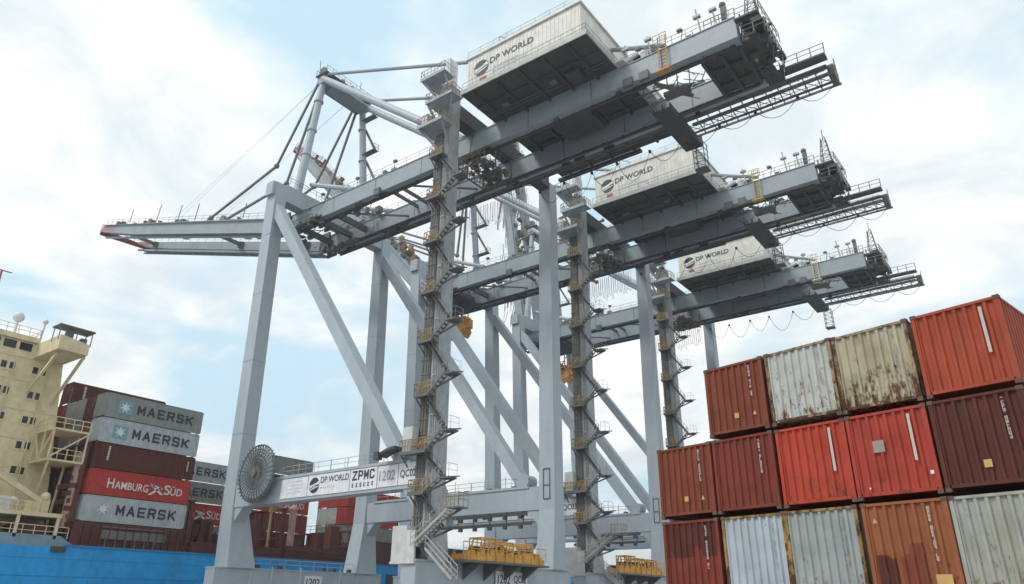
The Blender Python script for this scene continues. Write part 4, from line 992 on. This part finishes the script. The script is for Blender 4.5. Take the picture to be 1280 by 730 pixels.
yard = {   # (column from the right, tier from the ground): colour, frame, label
    (3, 3): ('brownred', None, 'brown red corrugated container at the left end of the topmost row'),
    (2, 3): ('palegrey', 'rustframe', 'pale grey container with rusty edges in the topmost row beside the brown red one'),
    (1, 3): ('cream', 'rustframe', 'cream container spotted with rust in the topmost row beside the orange red one'),
    (0, 3): ('orangered', None, 'big orange red container on the top right corner, its long side showing'),
    (4, 2): ('brownred', None, 'brown red container alone on top of the lower left column of the stack'),
    (3, 2): ('darkred', None, 'dark red container under the brown red one of the topmost row'),
    (2, 2): ('scarlet', None, 'bright scarlet container with plain front under the pale grey rusty one'),
    (1, 2): ('red', None, 'red container with small grey placard under the cream one'),
    (0, 2): ('maroon', None, 'dark maroon container with yellow sticker under the orange red corner one'),
    (4, 1): ('darkred', None, 'dark red container with maroon upper half, lowest of the left end'),
    (3, 1): ('bluegrey', 'yellowframe', 'light blue grey container with yellow rusted right edge'),
    (2, 1): ('grey', 'yellowframe', 'plain grey container under the bright scarlet one'),
    (1, 1): ('brownorange', None, 'brown orange patched container with yellow label at its foot'),
    (0, 1): ('greyrust', None, 'grey rust stained container at the lower right corner under the maroon one'),
}
for c in range(5): yard[(c, 0)] = (('maroon', 'grey', 'brownred', 'bluegrey', 'brownorange')[c], None, 'bottom container of the yard stack, standing on the quay below the picture')
for (c, tr), (col, fr, lab) in yard.items():
    o = corner - ux * (PITCH * c + 2.44) - ux * (.03 * math.sin(c * 3.1 + tr * 1.7)); o.z = .02 + tr * TIER
    o += Vector((ux.y, -ux.x, 0)) * (-.05 * math.sin(c * 1.7 + tr * 2.3))
    kk = dict(KY); kk['end_panel'] = dented_sheet(corr(.13, 2.31, .262, .062), .185, 2.49, random)
    t = make_container(kk, lab, cm[col], o, YAW, YG, cm[fr] if fr else None)
    if tr == 0: continue
    light = col in ('palegrey', 'cream', 'bluegrey', 'grey', 'greyrust')
    solid = (c, tr) in ((0, 3), (1, 2), (2, 2))
    code_strip(t, 1.86, 2.36, 11 if tr > 1 else 14, 'greyletter' if light else 'codewhite', solid)
    if (c, tr) in ((3, 3), (4, 2)): sticker(t, 1.13, .55, .17, 'sticker'); sticker(t, 1.86, .56, .15, 'sticker', tri=True)
    if (c, tr) == (0, 2): sticker(t, 1.1, .55, .2, 'sticker'); sticker(t, 2.08, .55, .17, 'sticker', tri=True)
    if (c, tr) == (1, 2): sticker(t, .72, 1.35, .34, 'plate', .03); sticker(t, 2.2, .55, .1, 'whiteletter'); sticker(t, .4, .3, .05, 'whiteletter')
    if (c, tr) == (1, 1): sticker(t, .28, 2.0, .15, 'sticker', tri=True); sticker(t, 1.75, .12, .42, 'sticker')
    if (c, tr) in ((1, 1), (4, 1)):
        # repainted areas: a slightly different tone of paint laid over the same ridges
        def patch(x0, x1, z0, z1, col):
            prof = [(u, d) for u, d in corr(.13, 2.31, .262, .062) if x0 <= u <= x1]
            me = panel_mesh('paint_patch', prof, z0, z1, 'x', .031, 1); inst('paint_patch', me, t, mat=cm[col])
        if c == 1: patch(.2, .85, .3, 1.12, 'maroon'); patch(.9, 1.6, .25, 1.4, 'brownred')
        else: patch(.1, 2.4, 1.32, 2.5, 'maroon')

# ------------------------------------------------------------------ ship
ship = thing('container_ship', 'blue hulled container ship with cream bridge tower berthed behind the cranes', 'ship', (-60, 20, -2.2))
SO = Vector((-60, 20, -2.2))
def S(mb, n, mt, par=None):
    """Build in world coordinates, parent to the ship (or one of its parts)."""
    o = mb.build(n, mt, par or ship)
    if par is None: o.location = -SO
    return o
mb = MB(); HX = -39.15
mb.loft([[(HX, -13.1, -2.6), (HX, 150, -2.6), (HX, 150, 7.7), (HX, -13.1, 7.7)], [(-80, -13.1, -2.6), (-80, 150, -2.6), (-80, 150, 7.7), (-80, -13.1, 7.7)]])
mb.loft([[(HX, -70, -2.6), (HX, -13.1, -2.6), (HX, -13.1, 7.45), (HX, -70, 7.2)], [(-80, -70, -2.6), (-80, -13.1, -2.6), (-80, -13.1, 7.45), (-80, -70, 7.2)]])
hull = S(mb, 'hull', 'hull')
mb = MB()
for k in range(12):
    y = -10 + k * 9.5; mb.box(HX, HX + .02, y, y + .04, -2, 7.6)
mb.box(HX, HX + .03, -70, 150, 4.6, 4.68); mb.box(HX, HX + .1, -13.1, 150, 7.55, 7.75); mb.box(HX, HX + .02, -70, 150, 6.3, 6.36); S(mb, 'hull_seam', 'hulldark', hull)
mb = MB(); mb.box(HX - .35, HX - .1, -70, -13.6, 7.2, 8.55); mb.prism([(-13.6, 7.2), (-12.2, 7.7), (-13.6, 8.5)], 'x', HX - .34, HX - .12); S(mb, 'bulwark', 'bulwark')
mb = MB(); mb.box(HX, HX + .25, 33.5, 36.5, 3.4, 6.4); S(mb, 'pilot_door', 'dark', hull)
mb = MB(); mb.box(HX, HX + .3, -14.4, -13.0, 7.0, 7.5); S(mb, 'fairlead', 'dark', hull)
mb = MB(); mb.box(-79.5, HX - .4, -12.6, 0.6, 7.7, 10.2); mb.box(-79.5, -51, 1.4, 14, 7.7, 9.3); mb.box(-79.5, -51, 15, 29, 7.7, 9.6); mb.box(-79.5, -43, 33.5, 60, 7.7, 11.34)
mb.box(-50.9, HX - .5, 1.2, 14.2, 7.7, 9.0); mb.box(-50.9, HX - .5, 15, 29, 7.7, 9.4)
for k in range(14): y = -11.5 + k * .9; mb.box(HX - .38, HX - .1, y, y + .12, 7.75, 10.0)
S(mb, 'hatch_cover', 'maroon')
mb = MB(); mb.box(HX - .3, HX - .12, -9.6, -2.2, 8.6, 9.5); mb.box(HX - .2, HX - .1, -9.6, -2.2, 9.75, 9.9)
for k in range(7): mb.bar((HX - .15, -9 + k * 1.1, 7.7), (HX - .15, -9 + k * 1.1, 8.8), .1)
S(mb, 'hatch_coaming', 'mid')
mb = MB()          # lashing bridges between the bays
for y, x0, zt in ((.9, -40.2, 13.8), (14.5, -40.2, 14.2), (29.6, -41, 12.6), (-12.7, -40.4, 18.5)):
    mb = MB()
    for x in [x0 - 2.5 * i for i in range(12)]:
        mb.box(x - .2, x + .2, y - .25, y + .25, 7.7, zt)
        mb.bar((x - .2, y, 9), (x - 2.3, y, zt - .4), .16)
    for z in (10.4, zt): mb.box(x0 - 28, x0 + .3, y - .35, y + .35, z - .2, z)
    lb = S(mb, 'lashing_bridge', 'maroon')
mb = MB()
for y, x0, z in ((.9, -40.2, 13.8), (14.5, -40.2, 14.2), (29.6, -41, 12.6)): mb.rail([(x0, y - .3, z), (x0 - 25, y - .3, z)], 1.1, 1.5, .04)
for k in range(24): x = random.uniform(-50, -41); y = random.uniform(2, 28); mb.box(x, x + random.uniform(.3, 2.0), y, y + random.uniform(.3, 1.6), 9.0, 9.4 + random.uniform(.3, 3.4))
S(mb, 'lashing_gear', 'maroon')['kind'] = 'stuff'
pm_ = paint('deck_pipe_pink', (0.42, 0.27, 0.22), 0.6); M['pipe'] = pm_
for q_ in (((-41.0, 1.0, 8), (-41.0, 1.0, 13.6), .42), ((-41, 16.6, 9), (-41, 16.6, 14.3), .5), ((-40.6, -13.2, 9.5), (-40.6, -13.0, 17), .4)):
    mb = MB(); mb.tube(q_[0], q_[1], q_[2], 10); mb.sphere(q_[1], q_[2] * 1.25, 10, 6); S(mb, 'ventilator', 'pipe')
mb = MB(); mb.bar((-41, 13, 9), (-41, 13, 15), .25)
for k in range(4): mb.bar((-41, 12.6 + k * .8, 13.6), (-41, 13.1 + k * .8, 15), .12); mb.bar((-41, 12.6, 13.7 + k * .2), (-41, 16.2, 13.7 + k * .2), .06)
S(mb, 'deck_frame', 'ochre')

mb = MB(); mb.box(-40.5, HX - .1, 3, 30, 7.75, 7.85)
mb.rail([(HX - .2, -12, 7.75), (HX - .2, 60, 7.75)], 1.1, 1.5, .035); S(mb, 'deck_railing', 'maroon')

# bridge tower
def wall_y(z): return -13.3 - (z - 9) * .128
mb = MB(); XW = -44.6
mb.loft([[(XW, -34, 7.5), (XW, wall_y(7.5), 7.5), (XW, wall_y(27.6), 27.6), (XW, -34, 27.6)], [(-72, -34, 7.5), (-72, wall_y(7.5), 7.5), (-72, wall_y(27.6), 27.6), (-72, -34, 27.6)]])
mb.box(-72, XW - .05, -34, -18.9, 27.62, 29.3); mb.box(-72, XW + .25, -34, -18.7, 29.32, 29.9)
tower = S(mb, 'bridge_tower', 'cream')
mb = MB()
for z in (12.4, 15.5, 18.6, 21.7, 24.9, 27.45): mb.box(XW, XW + .06, -34, wall_y(z) + .02, z - .05, z + .05)
S(mb, 'deck_seam', 'cream', tower)
mb = MB(); y0, y1 = -18.9, -15.75     # bridge wing
mb.loft([[(XW, y0, 27.6), (-38.5, y0, 27.6), (-38.5, y0, 29.25), (XW, y0, 29.25)], [(XW, y1, 27.6), (-38.5, y1, 27.6), (-38.5, y1, 28.8), (XW, y1, 28.8)]])
wing = S(mb, 'bridge_wing', 'cream')
mb = MB(); mb.bar((XW, -18.6, 23.6), (-39.6, -18.4, 27.5), .28); mb.bar((XW, -15.9, 22.9), (-38.9, -15.9, 27.5), .28); S(mb, 'wing_strut', 'cream', wing)
mb = MB(); mb.box(-40.4, -38.4, -19.3, -15.5, 30.25, 30.42); S(mb, 'awning', 'awn', wing)
mb = MB()
for x in (-38.6, -40.2):
    for y in (-19.1, -17.3, -15.7): mb = MB(); mb.tube((x, y, 28.6), (x, y, 30.25), .06, 5); S(mb, 'awning_post', 'awn', wing)
for q_ in ((-18.2, -17.5, 29.1, 29.9), (-16.6, -16.0, 28.8, 29.5)): mb = MB(); mb.box(-39.6, -38.9, *q_); S(mb, 'wing_console', 'awn', wing)
from_px = [(43.8, 463.3), (53.7, 465.5), (4.4, 454.5), (15, 456.7), (7, 487.4), (-3, 485), (37.3, 494), (47, 496), (1, 519), (30.7, 524.7), (40.5, 526.4), (23, 556), (33.7, 557.4), (16, 587), (26, 588.5), (-8, 548), (-12, 580)]
camo = Vector((45.998, -49.527, 2.4))
for px, py in from_px:
    d = fw + rt * ((px - 640) / 905.89) - up * ((py - 365) / 905.89); tt = (XW - camo.x) / d.x; p = camo + d * tt
    mb = MB(); mb.box(XW + .003, XW + .07, p.y - .42, p.y + .42, p.z - .56, p.z + .56); w_ = S(mb, 'window', 'cream', tower)
    mb = MB(); mb.box(XW + .072, XW + .085, p.y - .27, p.y + .27, p.z - .38, p.z + .38); S(mb, 'window_pane', 'glass', tower)
for i in range(9):
    y = -33.5 + i * 1.62
    mb = MB(); mb.box(XW - .045, XW + .02, y, y + 1.25, 28.25, 29.1); S(mb, 'window_pane', 'glass', tower)
mb = MB()
for y in (-17.2, -20.6, -24.0): mb.tube((XW + .12, y, 10.8), (XW + .12, y, 27.3), .07, 5); 
S(mb, 'downpipe', 'cream', tower)['kind'] = 'stuff'
mb = MB(); mb.rail([(XW + .1, -34, 29.92), (XW + .1, -18.8, 29.92), (-48, -18.8, 29.92)], 1.0, 1.2, .04); S(mb, 'roof_railing', 'cream', tower)
mb = MB()           # radomes and whip mast
mb.tube((-48, -20.4, 29.9), (-48, -20.4, 32.4), .16, 8); mb.sphere((-48, -20.4, 32.9), .62, 14, 10); S(mb, 'radome', 'radome')
mb = MB(); mb.tube((-48, -17.7, 28), (-48, -17.5, 32.9), .12, 6); mb.sphere((-48, -17.5, 33.2), .32, 10, 8); mb.tube((-48, -17.7, 29.5), (-48, -19.6, 29.9), .05, 4); mb.tube((-48, -17.55, 32), (-48, -19, 29.9), .04, 4); S(mb, 'radome', 'radome')
mb = MB()
for (a_, b_) in ((0, 0), (1, 0), (0, 1), (1, 1)): mb.tube((-60 + a_ * 1.4, -21.5 + b_ * 1.4, 29.9), (-59.7 + a_ * .8, -21.2 + b_ * .8, 42), .11, 5)
for k in range(9):
    z = 30 + k * 1.3; mb.tube((-58.6, -22.2, z), (-58.6, -20.9, z + 1.3), .07, 4); mb.tube((-60, -22.2, z), (-58.6, -22.2, z + 1.3), .07, 4)
mb.box(-60.4, -58.4, -22.4, -20.8, 41, 41.2); mb.box(-59.6, -58.8, -21.8, -20.9, 40.2, 42); mb.bar((-59, -22, 41.9), (-59, -19.2, 42.0), .12); S(mb, 'signal_mast', 'redbit')
mb = MB()           # side balcony with braces
X0, X1, y0, y1, z0 = -44.5, -40.0, -16.6, -12.9, 16.3
mb.box(X0, X1, y0, y1, z0 - .2, z0); mb.box(X0, X1, y0, y1, z0 + 3.1, z0 + 3.3)
for x in (X0, X0 + 2.2, X1 - .15):
    for y in (y0, y1 - .15): mb.box(x, x + .15, y, y + .15, z0, z0 + 3.1)
mb.bar((X1 - .07, y0 + .1, z0 + .1), (X1 - .07, y1 - .1, z0 + 3.0), .14); mb.bar((X0 + 2.2, y0, z0 + .1), (X1, y0, z0 + 3.0), .14); mb.bar((X0, y0, z0 + 3), (X0 + 2.2, y0, z0), .14)
mb.rail([(X0, y0, z0 + 3.3), (X1, y0, z0 + 3.3), (X1, y1, z0 + 3.3)], 1.1, 1.0, .05); mb.rail([(X1, y0, z0), (X1, y1, z0)], 1.1, 1.0, .04)
mb.bar((XW, -15.2, 11), (X1 - .3, y0 + .3, z0 - .1), .2); mb.bar((XW + 1, -13.6, 9), (XW + 1.4, -13.4, z0), .2)
S(mb, 'side_balcony', 'cream')
mb = MB()           # stores crane and lower deck
mb.bar((-41.5, -26, 17.2), (-41.5, -15.3, 11.9), .4, .5); mb.box(-41.8, -41.2, -15.4, -14.7, 10.7, 12.3); mb.sphere((-41.4, -15.2, 12.5), .5, 8, 6); S(mb, 'stores_crane', 'cream')
mb = MB(); mb.box(XW, -39.2, -34, -14.0, 10.3, 10.7)
for y in (-21.5, -18.2, -14.4): mb.box(-39.5, -39.25, y, y + .3, 8.2, 10.3)
mb.rail([(-39.3, -34, 8.5), (-39.3, -13, 8.3)], 1.1, 1.1, .045); mb.rail([(-39.4, -34, 10.7), (-39.4, -16, 10.7)], 1.0, 1.2, .045)
for k in range(6): mb.box(-40.6, -39.8, -30 + k * 2.5, -28.6 + k * 2.5, 10.7, 11.8)
S(mb, 'deck_gallery', 'cream')
mb = MB(); mb.box(-41.2, -39.6, -24, -19.0, 10.75, 12.0); mb.sphere((-40.3, -18.6, 11.6), .5, 8, 6); S(mb, 'lifeboat', 'radome')
mb = MB(); mb.box(-44, -39.9, -17.5, -14.5, 8.2, 9.6)
for k in range(10): mb.box(-40.5 - random.random() * 3, -40.2, -14 + random.random() * 1.2, -13.6 + random.random(), 8 + k * .8, 8.5 + k * .8)
S(mb, 'winch', 'maroon')

# containers on the ship
KS = container_kit(12.19, 2.82)
ST = 2.86
SG = 'containers stacked on the ship'
ordw = ['lowest', 'second', 'third', 'fourth', 'fifth', 'sixth']
def ship_text(t, txt, h, y, z, mat, w_=None, bold=.02):
    inst('lettering', text_mesh(txt, h, mat, bold, w_), t, (2.44 + .004, y, z), FACE_X)
def star(t, y, z, r, square=True):
    if square:
        mb = MB(); mb.prism([(y - r * 1.25, z - r * 1.15), (y + r * 1.25, z - r * 1.15), (y + r * 1.25, z + r * 1.15), (y - r * 1.25, z + r * 1.15)], 'x', 2.44 - .008, 2.44 + .002); mb.build('logo_square', 'teal', t)
    pts = []
    for i in range(14):
        a_ = math.pi / 2 + math.pi * i / 7; rr = r if i % 2 == 0 else r * .42; pts.append((y + rr * math.cos(a_), z + rr * math.sin(a_)))
    mb = MB(); mb.prism(pts, 'x', 2.44 + .002, 2.44 + .012); mb.build('star_logo', 'whiteletter', t)
def maersk(t, square=True):
    star(t, 2.35, 1.4, .66, square); inst('lettering', block_mesh('MAERSK', 1.12, 7.1, 'black'), t, (2.444, 3.8, .88), FACE_X)
def hsud(t):
    ship_text(t, 'H', 1.1, 2.2, .85, 'whiteletter', .75, .01); ship_text(t, 'AMBURG', .85, 3.05, .85, 'whiteletter', 3.9, .01); ship_text(t, 'S', 1.1, 8.9, .85, 'whiteletter', .75, .01); ship_text(t, '\u00dcD', 1.05, 9.7, .85, 'whiteletter', 1.5, .01)
    mb = MB(); X = 2.444
    for pts in ([(7.1, 1.75), (7.5, 1.8), (8.9, .8), (8.5, .75)], [(7.0, .65), (7.3, .6), (8.6, 1.5), (8.3, 1.6)], [(7.1, 2.0), (7.3, 1.85), (8.7, 1.55), (8.6, 1.35), (7.5, 1.55)]): mb.prism(pts, 'x', X, X + .012)
    mb.build('flag_emblem', 'whiteletter', t)
def smallcode(t):
    mb = MB()
    for i in range(9): mb.box(2.436, 2.446, 1.5, 1.72, 2.4 - i * .18, 2.52 - i * .18)
    for i in range(7): mb.box(2.436, 2.446, 11.2, 11.38, 2.1 - i * .18, 2.2 - i * .18)
    mb.build('code_marking', 'whiteletter', t)['kind'] = 'stuff'
def end_marks(t): code_strip(t, 1.8, 2.5, 9)
def place(row, tier, y0, zb, col, label, full=False):
    return make_container(KS, label, cm[col], (-40 - 2.44 - 2.5 * row, y0, zb + ST * tier), 0, SG, full=full)
Y1, Zb = -12.0, 10.3
t = place(0, 4, Y1, Zb, 'shipgrey', 'darker grey container with white star and MAERSK lettering, topmost of the ship\'s outer stack'); maersk(t)
t = place(0, 3, Y1, Zb, 'shiplight', 'light grey MAERSK container directly above the plain maroon one on the ship'); maersk(t)
t = place(0, 2, Y1, Zb, 'maroon', 'plain maroon container between a MAERSK and the HAMBURG SUD container on the ship'); smallcode(t)
t = place(0, 1, Y1, Zb, 'hsred', 'red container with white HAMBURG SUD lettering beside the bridge tower'); hsud(t)
t = place(0, 0, Y1, Zb, 'shiplight', 'light grey MAERSK container at the bottom of the ship\'s outer stack, above the hull'); maersk(t, False)
rowcol = ['shipgrey', 'maroon', 'darkred', 'brownred', 'shipgrey', 'maroon', 'darkred', 'shipgrey', 'brownred']
adj = {'shipgrey': 'grey', 'maroon': 'maroon', 'darkred': 'dark red', 'brownred': 'brown red', 'shiplight': 'light grey', 'hsred': 'bright red'}
rown = ['outer', 'second', 'third', 'fourth', 'fifth', 'sixth', 'seventh']
for row in range(1, 7):
    for tier in range(5):
        col = rowcol[(row * 2 + tier * 3 + (row * tier) % 2) % len(rowcol)]
        t = place(row, tier, Y1, Zb, col, f'{adj[col]} container end, {ordw[tier]} up, {rown[row]} stack inboard by the bridge tower')
        end_marks(t)
t = place(4, 5, Y1, Zb, 'maroon', 'maroon container on its own as a sixth layer above the MAERSK stacks'); end_marks(t); smallcode(t)
t = place(3, 5, Y1, Zb, 'darkred', 'x') if False else None
Y2, Zc = 1.6, 9.45
for tier, (col, kind_) in enumerate((('shipgrey', 'm'), ('hsred', 'h'), ('shipgrey', 'm'), ('shiplight', 'm'))):
    t = place(5, tier, Y2, Zc, col, ('grey container with MAERSK lettering at the bottom of the half hidden second stack', 'bright red container with white lettering in the half hidden second stack behind the crane leg',
        'grey MAERSK container above the bright red one in the half hidden second stack', 'pale grey MAERSK container on top of the half hidden second stack by the crane leg')[tier])
    (maersk if kind_ == 'm' else hsud)(t)
Y3 = 16.0
for tier, col in enumerate(('maroon', 'darkred', 'hsred', 'maroon', 'shipgrey')):
    t = place(5, tier, Y3, Zc, col, ('maroon container low behind the sign beam at the foot of its stack', 'dark red container behind the sign beam, second up from the deck',
        'bright red lettered container showing just below the sign beam', 'maroon container hidden mostly by the sign beam, fourth up', 'grey REEFER lettered container rising above the sign beam beside the cable reel')[tier])
    if tier == 2: hsud(t)
    if tier == 4: inst('lettering', block_mesh('REEFER', .95, 5.8, 'greyletter', .17), t, (2.444, 5.0, .95), FACE_X)
Y4, Zd = 34.0, 11.4
for row, cols in ((4, ('shipgrey', 'hsred', 'hsred')), (5, ('palegrey', 'palegrey', 'hsred')), (6, ('shipgrey', 'palegrey', 'hsred'))):
    for tier, col in enumerate(cols):
        an = {'palegrey': 'white grey'}.get(col) or adj[col]
        t = place(row, tier, Y4, Zd, col, f'{an} container end under the sign beam, {ordw[tier]} of the {("first", "second", "third")[row - 4]} stack after the gap')
        end_marks(t)

# ------------------------------------------------------------------ air: thin humid haze over the whole harbour
mt = bpy.data.materials.new('haze'); mt.use_nodes = True; N = mt.node_tree.nodes; L = mt.node_tree.links; N.clear()
o_ = N.new('ShaderNodeOutputMaterial'); v_ = N.new('ShaderNodeVolumePrincipled'); v_.inputs['Color'].default_value = (0.92, 0.96, 1.0, 1); v_.inputs['Density'].default_value = 0.0004; v_.inputs['Anisotropy'].default_value = 0.3
L.new(v_.outputs[0], o_.inputs['Volume']); M['haze'] = mt
hz = MB(); hz.box(-5100, 4100, -4100, 5100, -8.5, 125).build('haze', 'haze')['kind'] = 'stuff'
